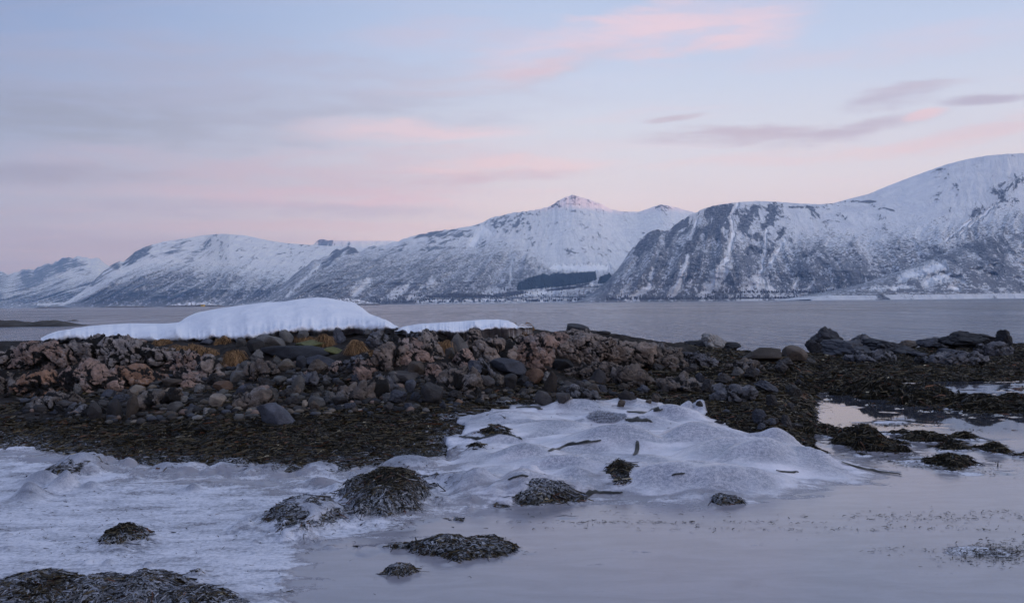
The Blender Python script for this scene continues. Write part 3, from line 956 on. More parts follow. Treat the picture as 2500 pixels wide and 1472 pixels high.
# dome with a long flat back, left of centre
def tree_b(P, Y, f):
    a = sstep(P, 520, 460)            # steep shaded left face is wooded right down
    lim = np.interp(P, [150, 300, 500, 560, 900], [0.75, 0.72, 0.62, 0.62, 0.45])
    t = 0.66 - 1.0 * (f / lim) ** 2.6
    t = t + 0.16 * a
    return t + 0.2 * fbm(P / 40 + Y / 40, Y / 50, 0, 3, 12)
mountain('mountain', 'broad snow domed mountain left of centre with wooded lower slopes',
         [(90, 742), (160, 738), (200, 712), (250, 665), (275, 645), (290, 636), (300, 640), (330, 615), (350, 603), (400, 590), (450, 583), (500, 574), (545, 571), (600, 575), (650, 586), (700, 594), (760, 598), (830, 602), (900, 606), (960, 620), (1100, 690)],
         yline, 7000, [(90, 7100), (540, 9300), (1100, 9300)], 1.25, 620, 200, M_MTF, [(90, 1.05), (500, 1.0), (560, 0.15), (1100, 0.0)], 260, 8,
         [(280, 645, 14, 18, .9), (330, 625, 24, 26, .9, .9), (352, 610, 16, 20, .8, .6), (240, 680, 30, 24, .6, 1.2), (500, 600, 14, 36, .45, 1.1), (480, 625, 20, 30, .35, 1.2), (430, 610, 26, 18, .35, 1.1), (540, 610, 8, 30, .3)],
         tree_b, jag=[(90, 4), (330, 4), (480, 1.2), (545, 0.2), (1100, 0.2)])
# small dark peak and snow plateau showing behind the saddle
mountain('mountain', 'small dark rocky peak at the edge of a distant snow plateau',
         [(650, 640), (740, 612), (766, 597), (778, 586), (788, 584), (800, 586), (815, 586), (830, 588), (960, 588), (1060, 600), (1250, 640)],
         yline, 11000, 11500, 1.0, 260, 60, M_MTF, 0.3, 90, 15,
         [(793, 592, 24, 11, 1.15)], lambda P, Y, f: -1.0 + 0 * P, jag=[(650, 0), (760, 2), (790, 4), (822, 1), (850, 0), (1250, 0)])


# centre range with the glowing peak
def tree_c(P, Y, f):
    lim = np.interp(P, [640, 800, 1000, 1250, 1330, 1420, 1700], [740 - 640, 740 - 615, 740 - 600, 740 - 600, 740 - 640, 740 - 662, 740 - 665])
    h = yline(P) - Y
    t = 0.76 - 0.80 * (np.maximum(h, 0) / lim) ** 3.0
    t = t + 0.15 * fbm((P + Y * 0.6) / 40, Y / 60, 0, 3, 31)
    # snowfields and belts near the water
    t = np.where(h < 38, t - 0.35 * sstep(P, 1130, 1220), t)
    low = sstep(h, 16, 10) * sstep(P, 980, 1040)
    t = t - 1.2 * low
    t = t + 0.55 * sstep(h, 6, 3)
    return t
def shelf_c(P, Y, s):
    return 0
c_ridge = [(560, 744), (640, 735), (680, 705), (730, 660), (770, 633), (800, 628), (812, 612), (822, 606), (832, 614), (842, 602), (858, 601), (872, 611), (880, 616), (890, 606), (905, 602), (930, 600),
           (960, 592), (1000, 578), (1050, 567), (1100, 560), (1150, 552), (1185, 541), (1200, 531), (1250, 520), (1300, 514), (1330, 508), (1350, 500), (1370, 487), (1385, 480), (1400, 475), (1415, 481), (1440, 488), (1470, 499), (1492, 511),
           (1520, 517), (1560, 517), (1590, 507), (1615, 499), (1640, 504), (1690, 517), (1760, 540), (1900, 600), (2100, 700)]
pxc, Yc, Vc = mountain('mountain', 'long snowy central range whose highest peak glows pink in the last sun',
         c_ridge, yline, [(560, 5200), (1100, 5000), (2100, 5400)], [(560, 5400), (850, 7000), (1400, 9000), (2100, 8600)], 1.55, 900, 300, M_MT, [(560, 0.95), (1150, 0.75), (1350, 0.2), (2100, 0.0)], 210, 23,
         [(822, 620, 16, 16, 1.1, .6), (856, 612, 20, 13, 1.1, .3), (800, 640, 22, 26, .7, 1.0), (905, 604, 12, 6, .8), (1060, 572, 60, 10, .8), (1110, 570, 50, 12, .75, .4), (1060, 600, 34, 18, .5, .8), (1180, 580, 10, 26, .7, .3), (1200, 548, 40, 14, .65), (1260, 540, 50, 22, .42), (1400, 480, 18, 6, .55), (1355, 500, 16, 9, .8), (1440, 498, 30, 7, .45),
          (1395, 500, 60, 22, .22), (1620, 507, 18, 10, .65), (1300, 520, 50, 8, .4), (960, 620, 30, 30, .3, 1.0)],
         tree_c,
         clear=[([(780, 650), (700, 725)], 4, 3), ([(900, 690), (870, 712)], 8, 14), ([(1010, 690), (960, 722)], 3, 12), ([(1035, 700), (1000, 726)], 2, 8), ([(1055, 690), (1045, 700)], 10, 6), ([(1250, 640), (1245, 700)], 3, 3),
                ([(1230, 722), (1330, 714), (1450, 700)], 9, 5), ([(1290, 705), (1470, 692)], 4, 4), ([(1350, 655), (1480, 655)], 8, 8), ([(1040, 733), (1440, 734)], 4, 3), ([(1185, 560), (1150, 600)], 16, 8)],
         jag=[(560, 1), (700, 3), (800, 5), (870, 4), (1000, 3), (1330, 3), (1400, 5), (1480, 2.5), (1540, 0.6), (1620, 1.6), (1700, 0.5), (2100, 0)])


# right hand mountain with the cliffs
def tree_d(P, Y, f):
    h = yline(P) - Y
    lim = np.interp(P, [1440, 1560, 1750, 1950, 2100, 2300, 2460, 2700], [200, 200, 205, 150, 160, 185, 215, 230])
    t = 0.76 - 0.85 * (np.maximum(h, 0) / lim) ** 2.8
    t = t + 0.16 * fbm((P + Y * 0.4) / 30, Y / 60, 0, 3, 41)
    beach = sstep(h, 15, 11) * sstep(P, 1900, 2020)
    t = t - 1.6 * beach
    t = t + 0.3 * np.exp(-((h - 18) / 4.0) ** 2) * sstep(P, 1650, 1750)
    return t
d_ridge = [(1380, 748), (1420, 737), (1445, 722), (1480, 690), (1510, 657), (1540, 610), (1558, 592), (1575, 575), (1590, 563), (1606, 558), (1622, 567), (1640, 556), (1665, 537), (1690, 523), (1715, 511), (1740, 503), (1760, 499), (1800, 494), (1850, 491),
           (1900, 493), (1950, 497), (2000, 499), (2030, 497), (2080, 484), (2120, 474), (2170, 453), (2220, 434), (2270, 416), (2310, 402), (2360, 389), (2410, 380), (2460, 376), (2560, 372), (2700, 380), (3000, 420)]
pxd, Yd, Vd = mountain('mountain', 'steep snowy mountain on the right with dark cliffs and white gullies',
         d_ridge, lambda p: yline(p) - 1.5, [(1380, 4100), (2000, 3900), (3000, 3500)], [(1380, 4150), (1600, 4700), (1850, 5100), (2200, 5200), (2460, 4900), (3000, 5000)], 1.3, 980, 330, M_MT,
         [(1380, 0.8), (1700, 0.65), (1800, 0.25), (2000, 0.35), (2300, 0.8), (3000, 0.9)], 150, 57,
         [(1760, 530, 70, 36, .62, .4), (1860, 530, 50, 30, .6, .3), (1600, 575, 18, 18, 1.1, .6), (1575, 600, 26, 30, .95, .9), (1690, 600, 16, 34, 1.25, .5), (1735, 520, 26, 22, 1.1, .5), (1775, 515, 30, 18, 1.15), (1760, 560, 50, 40, .72, .5), (1820, 545, 22, 32, 1.0, .4), (1885, 525, 12, 26, .9, .2), (1845, 520, 20, 20, .8, .2), (1905, 575, 8, 26, .8, .6),
          (1660, 560, 40, 40, .68, .8), (1620, 640, 60, 50, .62, .9), (1700, 660, 60, 40, .5, .9), (1850, 600, 60, 60, .55, .3), (1810, 640, 30, 40, .5), (1960, 640, 50, 30, .35, .8), (2050, 690, 50, 20, .3, .8), (1960, 506, 50, 4, .7), (2100, 492, 40, 4, .6), (2450, 460, 30, 26, .7, 1.0), (2400, 520, 40, 30, .35, 1.2), (1980, 625, 12, 12, .7, .8), (2285, 412, 40, 5, .4)],
         tree_d,
         clear=[([(1785, 530), (1790, 580), (1775, 640), (1740, 680)], 4, 10), ([(1780, 655), (1720, 720)], 6, 18), ([(1870, 560), (1868, 620), (1855, 670)], 3, 5), ([(1862, 665), (1830, 722)], 6, 38), ([(1870, 690), (1900, 722)], 10, 14),
                ([(1680, 630), (1655, 700)], 4, 10), ([(1660, 690), (1640, 720)], 8, 10), ([(1595, 660), (1585, 700), (1540, 725)], 4, 14), ([(1915, 590), (1880, 650)], 7, 5), ([(1540, 690), (1515, 725)], 4, 8), ([(1950, 680), (1930, 720)], 3, 10), ([(1985, 690), (1960, 722)], 3, 8),
                ([(1800, 500), (1780, 530)], 6, 4), ([(2030, 700), (2000, 722)], 3, 6), ([(2370, 540), (2300, 600)], 3, 3), ([(2430, 500), (2330, 590)], 4, 3), ([(1700, 540), (1685, 590)], 3, 3)],
         jag=[(1380, 1), (1560, 4), (1640, 5), (1720, 3), (1800, 0.8), (2460, 0.8), (3000, 1)])


def tree_e(P, Y, f):
    h = yline(P) - Y
    t = 0.50 + 0.85 * fbm((P) / 55, Y / 22, 0, 4, 61)
    t = t - 1.6 * sstep(h, 14, 10)
    t = t + 0.45 * np.exp(-((h - 19) / 3.5) ** 2)
    return t
mountain('hill', 'low wooded foothill with snow clearings at the right edge across the water',
         [(1980, 731), (2050, 713), (2110, 697), (2160, 683), (2200, 665), (2260, 642), (2300, 622), (2340, 604), (2380, 586), (2420, 577), (2470, 572), (2600, 560), (2800, 590), (3050, 640)],
         lambda p: yline(p) - 1.0, 3300, [(1980, 3400), (2450, 3950), (3050, 4000)], 1.1, 460, 130, M_MT, 0.6, 70, 71,
         [(2400, 600, 60, 16, .6, .8), (2300, 635, 50, 8, .5), (2440, 640, 50, 40, .35), (2350, 590, 60, 6, .5), (2200, 670, 60, 6, .3)], tree_e,
         clear=[([(2200, 680), (2300, 650)], 9, 12), ([(2260, 690), (2320, 672)], 10, 12), ([(2130, 705), (2230, 700)], 5, 5), ([(2320, 700), (2340, 706)], 6, 6)], jag=2.0)

# unseen ridge added behind the camera to keep sun off all but the peak
hx = np.linspace(-15500, 15500, 260); hy = np.linspace(0, 1, 26)
HX, HY = np.meshgrid(hx, hy)
top = 1117 + 10 * fbm(HX / 900, 0.3, 0, 4, 88)
prof = np.interp(HY, [0, .15, .45, .5, .55, 1], [0, .25, .97, 1, .97, 0])
HZ = top * prof + 60 * fbm(HX / 700, HY * 5, 0, 4, 89) * (prof < .9) * prof - 3
o = mesh_np('mountain', np.stack([HX, -4300 - HY * 3600, HZ], -1).reshape(-1, 3), grid_faces(26, 260), M_MTF, True,
            {'rock': np.full(HX.size, .3), 'tree': (0.5 - HZ / 900).ravel()}, uv=np.stack([HX / 100, HZ / 100, 0 * HX], -1).reshape(-1, 3))
tag(o, 'unseen snowy ridge added behind the viewer to block the low sun', kind='structure')

# ------------------------------------------------------------------ strands (seaweed, grass)
def strands(P, dirs, L, W, lift, tone, curl=0.35, sections=4, droop=0.0, roll=0.6, up=None):
    """ribbons from points P along horizontal directions dirs; returns vertices, faces, colours"""
    n = len(P)
    t = np.linspace(0, 1, sections)
    d = dirs / (np.linalg.norm(dirs, axis=1, keepdims=True) + 1e-9)
    side = np.stack([-d[:, 1], d[:, 0], np.zeros(n)], 1)
    c1 = rng.normal(0, curl, n); c2 = rng.normal(0, curl * 0.6, n)
    V = np.zeros((n, sections, 2, 3)); rl = rng.uniform(-roll, roll, n)
    wv = side * np.cos(rl)[:, None] + np.array([0, 0, 1.0]) * np.sin(rl)[:, None]
    for i, ti in enumerate(t):
        c = P + d * (L * ti)[:, None] + side * (L * (c1 * ti * ti + c2 * math.sin(ti * 5)))[:, None]
        c[:, 2] += lift * 4 * ti * (1 - ti * 0.85) * 0.6 - droop * L * ti * ti
        w = W * (1.0 - 0.75 * ti ** 2) * 0.5
        V[:, i, 0] = c - wv * w[:, None]
        V[:, i, 1] = c + wv * w[:, None]
    base = np.arange(n)[:, None] * sections * 2
    Fs = []
    for i in range(sections - 1):
        Fs.append(np.concatenate([base + 2 * i, base + 2 * i + 1, base + 2 * i + 3, base + 2 * i + 2], 1))
    Fq = np.concatenate(Fs, 0)
    C = np.repeat(tone, sections * 2, axis=0)
    return V.reshape(-1, 3), Fq, C


def weed_tones(n, rime=0.0, P=None):
    k = rng.uniform(0, 1, (n, 1)) ** 2.0
    a = np.array([0.004, 0.0035, 0.003]); b = np.array([0.092, 0.071, 0.036])
    c = a + (b - a) * k
    red = rng.uniform(0, 1, (n, 1)) < 0.10
    c = np.where(red, c * np.array([1.5, 0.8, 0.8]), c)
    pale = rng.uniform(0, 1, (n, 1)) < 0.006
    c = np.where(pale, np.array([0.35, 0.31, 0.22]), c)
    fr = rng.uniform(0, 1, (n, 1)) < (np.asarray(rime).reshape(-1, 1) * 0.75)
    c = np.where(fr, np.array([0.30, 0.32, 0.38]) * rng.uniform(0.25, 1.0, (n, 1)), c)
    return c


def grad_dir(X, D):
    e = 0.06
    gx = (z_at(X + e, D) - z_at(X - e, D)); gy = (z_at(X, D + e) - z_at(X, D - e))
    return -np.stack([gx, gy], 1) / (2 * e)


# candidates spread evenly over the picture's ground, then kept where weed really shows
N = 420000
uu = rng.uniform(-0.62, 0.64, N)
dd = 1 / rng.uniform(1 / 34.0, 1 / 5.2, N)
# more of them far off, where each is small in the picture
far_n = 170000
uu = np.concatenate([uu, rng.uniform(-0.6, 0.6, far_n)]); dd = np.concatenate([dd, rng.uniform(9.5, 33, far_n)])
X_ = uu * dd
inz = s_at('icez', X_, dd); gz_ = s_at('gz', X_, dd)
pxx, pyy = s_at('px', X_, dd), s_at('py', X_, dd)
icem = s_at('ice', X_, dd); bwm = s_at('bw', X_, dd); rm = s_at('rime', X_, dd); ld = s_at('land', X_, dd)
iu_ = np.clip(np.round((X_ / dd - Uc[0]) / (Uc[1] - Uc[0])), 0, NC - 1).astype(int)
id_ = np.clip(np.round((np.log(dd) - math.log(3.2)) / (math.log(42) - math.log(3.2)) * (NR - 1)), 0, NR - 1).astype(int)
wgm = wm[id_, iu_]
show = gz_ > inz - 0.004
show &= (gz_ > -0.02)
wt = np.where(icem > 0.5, 1.0, wgm)
keep = show & (rng.uniform(0, 1, len(X_)) < wt * 0.75)
# a fringe of weed scattered over the icy edge
edge_keep = (~show) & (inz - gz_ < 0.05) & (icem > 0.3) & (pxx < 1200) & (rng.uniform(0, 1, len(X_)) < 0.16 * sstep(rm, 0.25, 0.9))
keep |= edge_keep
X_, dd, pxx, pyy, rm, icem = X_[keep], dd[keep], pxx[keep], pyy[keep], rm[keep], icem[keep]
zz = np.maximum(gz_[keep], inz[keep])
# which clump each belongs to
own = np.full(len(X_), -1); best = np.full(len(X_), 1.2)
for i, (x0, y0, w, d, h, k) in enumerate(BW):
    if k == 'd': continue
    r2 = ((X_ - x0) / w) ** 2 + ((dd - y0) / d) ** 2
    m = r2 < best
    own[m] = i; best[m] = r2[m]
gd = grad_dir(X_, dd)
rnd = rng.uniform(0, 2 * math.pi, len(X_))
hd = gd * 1.0 + np.stack([np.cos(rnd), np.sin(rnd)], 1) * 0.75
hd3 = np.concatenate([hd, np.zeros((len(X_), 1))], 1)
L_ = (0.025 + 0.085 * rng.uniform(0, 1, len(X_)) ** 1.6) * np.clip(dd / 11, 0.65, 1.35)
W_ = rng.uniform(0.007, 0.020, len(X_)) * np.clip(dd / 11, 0.7, 1.8)
lift_ = rng.uniform(-0.01, 0.035, len(X_)) * np.clip(dd / 12, .6, 1.2)
tone_ = weed_tones(len(X_), np.where(icem > .3, rm, rm * .5))
P_ = np.stack([X_, dd, zz - 0.004], 1)
slope = np.linalg.norm(gd, axis=1)


def weed_object(name, m):
    V, Fq, C = strands(P_[m], hd3[m], L_[m], W_[m], lift_[m], tone_[m], droop=0.0, curl=1.25, roll=1.3)
    # the far end follows the ground so that strands drape over humps
    sec = np.tile(np.repeat(np.arange(4) / 3.0, 2), m.sum())
    zb = np.repeat(zz[m], 8)
    X2, D2 = V[:, 0], V[:, 1]
    iz = np.maximum(z_at(X2, np.clip(D2, 3.3, 41)), -0.02)
    V[:, 2] += np.clip(iz - zb, -0.25, 0.1) * sec
    return mesh_np(name, V, Fq, M_WEED, True, colors=C)


CL = {
    (1485, 1050): 'rime covered furry seaweed dome rising from the draped ice', (1210, 1172): 'dark seaweed hump with frosted rim between two mottled ice humps',
    (940, 1248): 'largest seaweed hump on the left ice, brown top and icy flanks', (283, 1328): 'small black seaweed hump standing alone on the white ice, lower left',
    (1235, 1042): 'dark seaweed mat in the upper left corner of the draped ice', (1205, 1085): 'brown seaweed patch with thin stalk on the left of the draped ice',
    (1162, 1130): 'seaweed knot half wrapped in white ice beside the weed bank', (1522, 1184): 'round dark seaweed bundle in the middle of the draped ice near open pool',
    (1588, 1166): 'small tail of seaweed just right of the round bundle', (1645, 1162): 'dark seaweed wedge under a lip of draped ice',
    (1380, 1015): 'long dark seaweed strip near the top of the draped ice', (1440, 1002): 'seaweed strip below the round wet stones at the ice top',
    (1290, 1003): 'narrow seaweed strip at the upper left tip of the ice', (40, 1490): 'frosty seaweed bank cut by the bottom left corner',
    (330, 1488): 'bristling seaweed hump at the bottom edge, left', (440, 1494): 'low trailing seaweed right of the bristling hump at the bottom edge',
    (200, 1490): 'frosted seaweed between corner bank and bristling hump', (1290, 1222): 'mottled icy weed hump with a dark crack beside the pool',
    (1165, 1212): 'frosted weed hump with a white crest, left of the cracked one', (730, 1285): 'broad frosted weed hump on the left ice below the largest one',
    (1085, 1352): 'iced weed hump with upright stalks alone in the flat pool', (1170, 1352): 'low weed tail trailing right of the iced hump in the pool',
    (971, 1402): 'tiny icy cone in the pool near the bottom edge', (1772, 1228): 'small dark speckled hump at the front edge of the draped ice',
    (170, 1165): 'large mottled weed and ice heap at the left margin', (1000, 1160): 'icy weed ridge joining the bank above the largest hump',
    (660, 1165): 'iced weed lobe of the bank above the broad frosted hump', (560, 1150): 'iced weed lobe in the middle of the left bank edge',
    (395, 1160): 'iced weed lobe right of the heap at the left margin', (790, 1160): 'iced weed lobe with black hollow left of the largest hump',
    (2020, 1062): 'low weed tuft nearest the left shore of the right pool', (2130, 1095): 'tall brown weed tussock with icy skirt in the right pool',
    (2080, 1075): 'weed saddle between the low tuft and the tall tussock', (2265, 1080): 'ragged low weed patch right of the tall tussock',
    (2210, 1062): 'thin weed line behind the ragged patch in the right pool', (2370, 1076): 'small pointed weed tuft far right in the pool',
    (2340, 1100): 'weed tuft with blue ice cone, between two tufts far right', (2335, 1142): 'dark pointed weed mound nearest the viewer in the right pool',
    (2445, 1108): 'weed clump cut by the right edge of the picture', (2250, 1135): 'floating weed bits left of the nearest right pool mound',
    (2190, 1036): 'thin floating weed strip in the calm pink reflection', (1998, 1108): 'small weed crest at the tip of the draped ice',
    (2110, 1114): 'small icy cone in front of the tall tussock', (2385, 1160): 'flat weed line at the right, in front of the nearest mound',
    (2240, 1120): 'scattered weed bits in front of the ragged patch', (2170, 972): 'highest weed mound of the right pools, mirrored in water',
    (2290, 988): 'long weed mound right of the highest mirrored one', (2235, 980): 'weed saddle joining the mirrored mound and the long mound',
    (2425, 1004): 'weed mound with frost at the right edge by the blue pool', (2350, 1003): 'low frosted weed slope between two right hand mounds',
    (2050, 955): 'weed mound left of the highest mirrored mound', (1955, 942): 'low weed mound where the right pool meets the shore bank',
    (2120, 945): 'weed rise behind the highest mirrored mound', (2400, 1350): 'sparse black weed twigs frozen into the ice lower right',
    (2450, 1356): 'black weed twigs at the lower right margin',
}
for i, (px, py, hw, hp, k) in enumerate(BUMPS):
    if k == 'd': continue
    m = own == i
    if m.sum() < 12 or px > 2520: 
        own[m] = -1
        continue
    o = weed_object('seaweed_clump', m)
    tag(o, CL.get((px, py), 'seaweed clump by the pool'), 'seaweed')
m = own == -1
o = weed_object('seaweed', m)
tag(o, 'brown and black seaweed carpet over the shore below the boulders', kind='stuff')
print('strands', len(X_))

# fine upright rime needles on the furry dome
x0, y0, w, d, h, k = BW[0]
n = 2600
a = rng.uniform(0, 2 * math.pi, n); r = np.sqrt(rng.uniform(0, 1, n)) * 0.95
Xn = x0 + w * r * np.cos(a); Dn = y0 + d * r * np.sin(a)
Zn = np.maximum(z_at(Xn, Dn), s_at('icez', Xn, Dn))
V, Fq, C = strands(np.stack([Xn, Dn, Zn], 1), np.stack([np.cos(a), np.sin(a), 0 * a], 1), rng.uniform(.015, .04, n), np.full(n, .006), rng.uniform(.02, .05, n),
                   np.array([[0.42, 0.44, 0.52]]) * rng.uniform(.4, 1.2, (n, 1)), sections=3)
o = mesh_np('frost', V, Fq, M_WEED, True, colors=C)
tag(o, 'grey rime needles standing on the furry seaweed dome', kind='stuff')

# upright stalks over the iced hump in the pool, and single bits on the ice
def stalk(name, px, py, hp, lean, label):
    X0, D0, Z0 = ground_at(px, py)
    hh = hp * D0 / F
    n = 7
    t = np.linspace(0, 1, n)
    P0 = np.stack([X0 + lean * hh * t ** 1.5, D0 + 0 * t, Z0 - .02 + hh * t], 1)
    rad = 0.006 * (1.2 - t) + 0.003
    ang = np.linspace(0, 2 * math.pi, 6)[:-1]
    V = (P0[:, None, :] + rad[:, None, None] * np.stack([np.cos(ang), np.sin(ang), 0 * ang], 1)[None]).reshape(-1, 3)
    Fq = [(i * 5 + j, i * 5 + (j + 1) % 5, (i + 1) * 5 + (j + 1) % 5, (i + 1) * 5 + j) for i in range(n - 1) for j in range(5)]
    o = mesh_np(name, V, Fq, M_WEED, True, colors=np.tile([[0.02, 0.018, 0.015]], (len(V), 1)))
    tag(o, label, 'stalk')
stalk('weed_stalk', 1018, 1328, 24, -0.15, 'tallest thin stalk sticking up from the iced hump in the pool')
stalk('weed_stalk', 1007, 1332, 12, 0.2, 'short thin stalk left of the tallest one on the iced hump')
stalk('weed_stalk', 2436, 1138, 16, 0.05, 'lone thin stalk standing in the pool at the far right')


# dark cracks and slits in the draped ice where it has broken over the weed
def crack(pts, wpx, label):
    pts = np.array(pts, float)
    L = np.concatenate([[0], np.cumsum(np.linalg.norm(np.diff(pts, axis=0), axis=1))])
    n = max(8, int(L[-1] / 6)); s = np.linspace(0, L[-1], n)
    xs = np.interp(s, L, pts[:, 0]); ys = np.interp(s, L, pts[:, 1])
    P = np.array([ground_at(a, b) for a, b in zip(xs, ys)])
    if n > 6:
        kp = np.array([1, 2, 3, 2, 1]) / 9.0
        for _ in range(2):
            for c_ in range(3):
                P[2:-2, c_] = np.convolve(P[:, c_], kp, 'valid')
    wd = wpx * P[:, 1] / F * (0.25 + np.sin(np.linspace(0.05, math.pi - .05, n)) ** .6)
    nrm = np.stack([-np.gradient(P[:, 1]), np.gradient(P[:, 0])], 1); nrm /= np.linalg.norm(nrm, axis=1, keepdims=True) + 1e-9
    A = P.copy(); B = P.copy()
    A[:, :2] += nrm * wd[:, None] * 1.6; B[:, :2] -= nrm * wd[:, None] * 1.6
    A[:, 2] = [max(z_at(np.array(a[0]), np.array(a[1])), s_at('icez', np.array(a[0]), np.array(a[1]))) for a in A]
    B[:, 2] = [max(z_at(np.array(a[0]), np.array(a[1])), s_at('icez', np.array(a[0]), np.array(a[1]))) for a in B]
    A[:, 2] += .007; B[:, 2] += .007
    Cc = (A + B) / 2; Cc[:, 2] += 0.010
    V = np.stack([A, Cc, B], 1).reshape(-1, 3)
    o = mesh_np('kelp_strip', V, grid_faces(n, 3), M_WEED, True, colors=np.tile([[0.014, 0.012, 0.010]], (len(V), 1)))
    tag(o, label, 'kelp blade')
crack([(1338, 1105), (1365, 1093), (1405, 1084), (1440, 1086), (1468, 1080)], 3.2, 'long thin kelp blade showing black across the middle draped hump')
crack([(1545, 1112), (1556, 1106), (1558, 1092), (1554, 1082)], 2.6, 'short hooked kelp stalk at the right of the middle hump')
crack([(1530, 1008), (1560, 1005), (1618, 1008)], 4.5, 'straight dark kelp blade below the top edge of the ice')
crack([(1525, 1026), (1560, 1028), (1592, 1032)], 5.0, 'dark kelp slit just right of the furry dome')
crack([(1260, 996), (1300, 992), (1325, 1002)], 4.0, 'kelp slit at the upper left tip of the draped ice')
crack([(1395, 968), (1430, 972), (1480, 978)], 3.6, 'dark kelp slit under the white lip at the very top of the ice')
crack([(1895, 1151), (1930, 1155), (1950, 1155)], 1.6, 'hairline dark slit on the right hand ice waves')
crack([(1640, 1168), (1660, 1163), (1672, 1165)], 1.8, 'tiny dark slit under the seaweed wedge')
crack([(2055, 1130), (2100, 1146), (2180, 1158), (2200, 1160)], 3.4, 'dark open slit along the back edge of the ice tongue')
crack([(1120, 1068), (1160, 1074), (1215, 1064)], 3.0, 'dark crease at the left side of the draped ice')
crack([(1230, 1052), (1245, 1062), (1275, 1076)], 2.4, 'thin dark crease running down from the seaweed mat')
crack([(1400, 1215), (1450, 1203), (1520, 1206)], 3.6, 'brownish open slit under the round seaweed bundle')
crack([(1240, 1176), (1262, 1168), (1290, 1166)], 2.6, 'dark slit on the crest of the cracked weed hump')
for q, (a, b) in enumerate([(1470, 992), (1560, 986), (1652, 1030), (1715, 1004), (1745, 1018), (1440, 1040), (1360, 1052), (1800, 1083), (1635, 1086), (1820, 1088), (1425, 1018), (1500, 990)]):
    pass

# black weed bits strewn over ice and pool
n = 5200
cx = []
for (ax, ay, sx, sy, k) in [(150, 1300, 200, 60, 240), (500, 1330, 300, 70, 120), (420, 1230, 420, 40, 60), (2400, 1352, 60, 12, 520), (2460, 1345, 40, 16, 260), (2190, 1346, 40, 6, 26), (1500, 1260, 120, 12, 40), (2080, 1290, 400, 4, 160),
                            (2300, 1262, 160, 8, 200), (1600, 1275, 200, 2.0, 120), (1230, 1340, 40, 10, 60), (2000, 985, 40, 12, 50), (2260, 1128, 60, 8, 220), (2200, 1112, 60, 5, 90), (2420, 1140, 40, 14, 60), (1540, 1010, 200, 40, 90), (2190, 1037, 60, 3, 150), (2400, 1050, 40, 3, 20), (2350, 985, 90, 10, 100)]:
    cx.append(np.stack([rng.normal(ax, sx, k), rng.normal(ay, sy, k)], 1))
B = np.concatenate(cx)
B = B[(B[:, 1] > 960) & (B[:, 1] < 1500)]
r = ray(B[:, 0], B[:, 1])
Db = H / -r[:, 2]; Xb = r[:, 0] * Db
zi = s_at('icez', Xb, Db)
Db = (H - np.maximum(zi, 0)) / -r[:, 2]; Xb = r[:, 0] * Db
zi = np.maximum(s_at('icez', Xb, Db), 0)
a = rng.normal(0, 0.5, len(Xb)) + np.where(rng.uniform(0, 1, len(Xb)) < .5, 0, math.pi)
V, Fq, C = strands(np.stack([Xb, Db, zi + .003], 1), np.stack([np.cos(a), np.sin(a), 0 * a], 1), rng.uniform(.01, .05, len(Xb)) * np.clip(Db / 8, .6, 2), rng.uniform(.004, .010, len(Xb)) * np.clip(Db / 8, .7, 2), rng.uniform(0.002, .014, len(Xb)), weed_tones(len(Xb)) * .4, sections=3)
o = mesh_np('seaweed', V, Fq, M_WEED, True, colors=C)
tag(o, 'tiny black weed crumbs strewn over the ice and pool', kind='stuff')

# ------------------------------------------------------------------ rocks
def ico(sub):
    import bmesh
    bm = bmesh.new()
    bmesh.ops.create_icosphere(bm, subdivisions=sub, radius=1.0)
    V = np.array([v.co[:] for v in bm.verts]); Fc = np.array([[v.index for v in f.verts] for f in bm.faces])
    bm.free()
    return V, Fc
ICO = {s: ico(s) for s in (2, 3, 4, 5, 6, 7)}


def boulder_mesh(seed, sub=4, facets=9, soft=0.2, rough=0.09, craggy=0.0):
    r = np.random.default_rng(seed)
    V, Fc = ICO[sub]
    V = V.copy()
    for _ in range(facets + 5):
        n = r.normal(0, 1, 3); n /= np.linalg.norm(n)
        h = r.uniform(0.48, 0.84)
        d = V @ n
        V = V - n * (np.maximum(d - h, 0) * (1 - soft * 0.4))[:, None]
    s = V * 1.4 + seed * 3.7
    V = V * (1 + rough * fbm(s[:, 0], s[:, 1], s[:, 2], 3, seed)[:, None])
    s = V * 5 + seed
    V = V + V * 0.030 * fbm(s[:, 0], s[:, 1], s[:, 2], 3, seed + 1)[:, None]
    if craggy:
        s = V * 2.2 + seed
        f1, f2 = worley(s[:, 0] + .3 * s[:, 2], s[:, 1], s[:, 2], seed + 9)
        V = V + V * craggy * (ridged(s[:, 0], s[:, 1], s[:, 2], 4, seed + 3) * .8 - .5 + (0.6 - f1) * .8 - 1.0 * np.exp(-((f2 - f1) / .08) ** 2))[:, None]
    # one crack
    n = r.normal(0, 1, 3); n /= np.linalg.norm(n)
    dd_ = np.abs(V @ n - r.uniform(-.3, .3) + 0.06 * fbm(s[:, 0] * .6, s[:, 1] * .6, s[:, 2] * .6, 2, seed + 2))
    V = V * (1 - 0.05 * np.exp(-(dd_ / 0.035) ** 2))[:, None]
    me = bpy.data.meshes.new('boulder')
    me.from_pydata(V.tolist(), [], Fc.tolist())
    me.polygons.foreach_set('use_smooth', np.ones(len(Fc), bool))
    me.materials.append(M_ROCK)
    return me


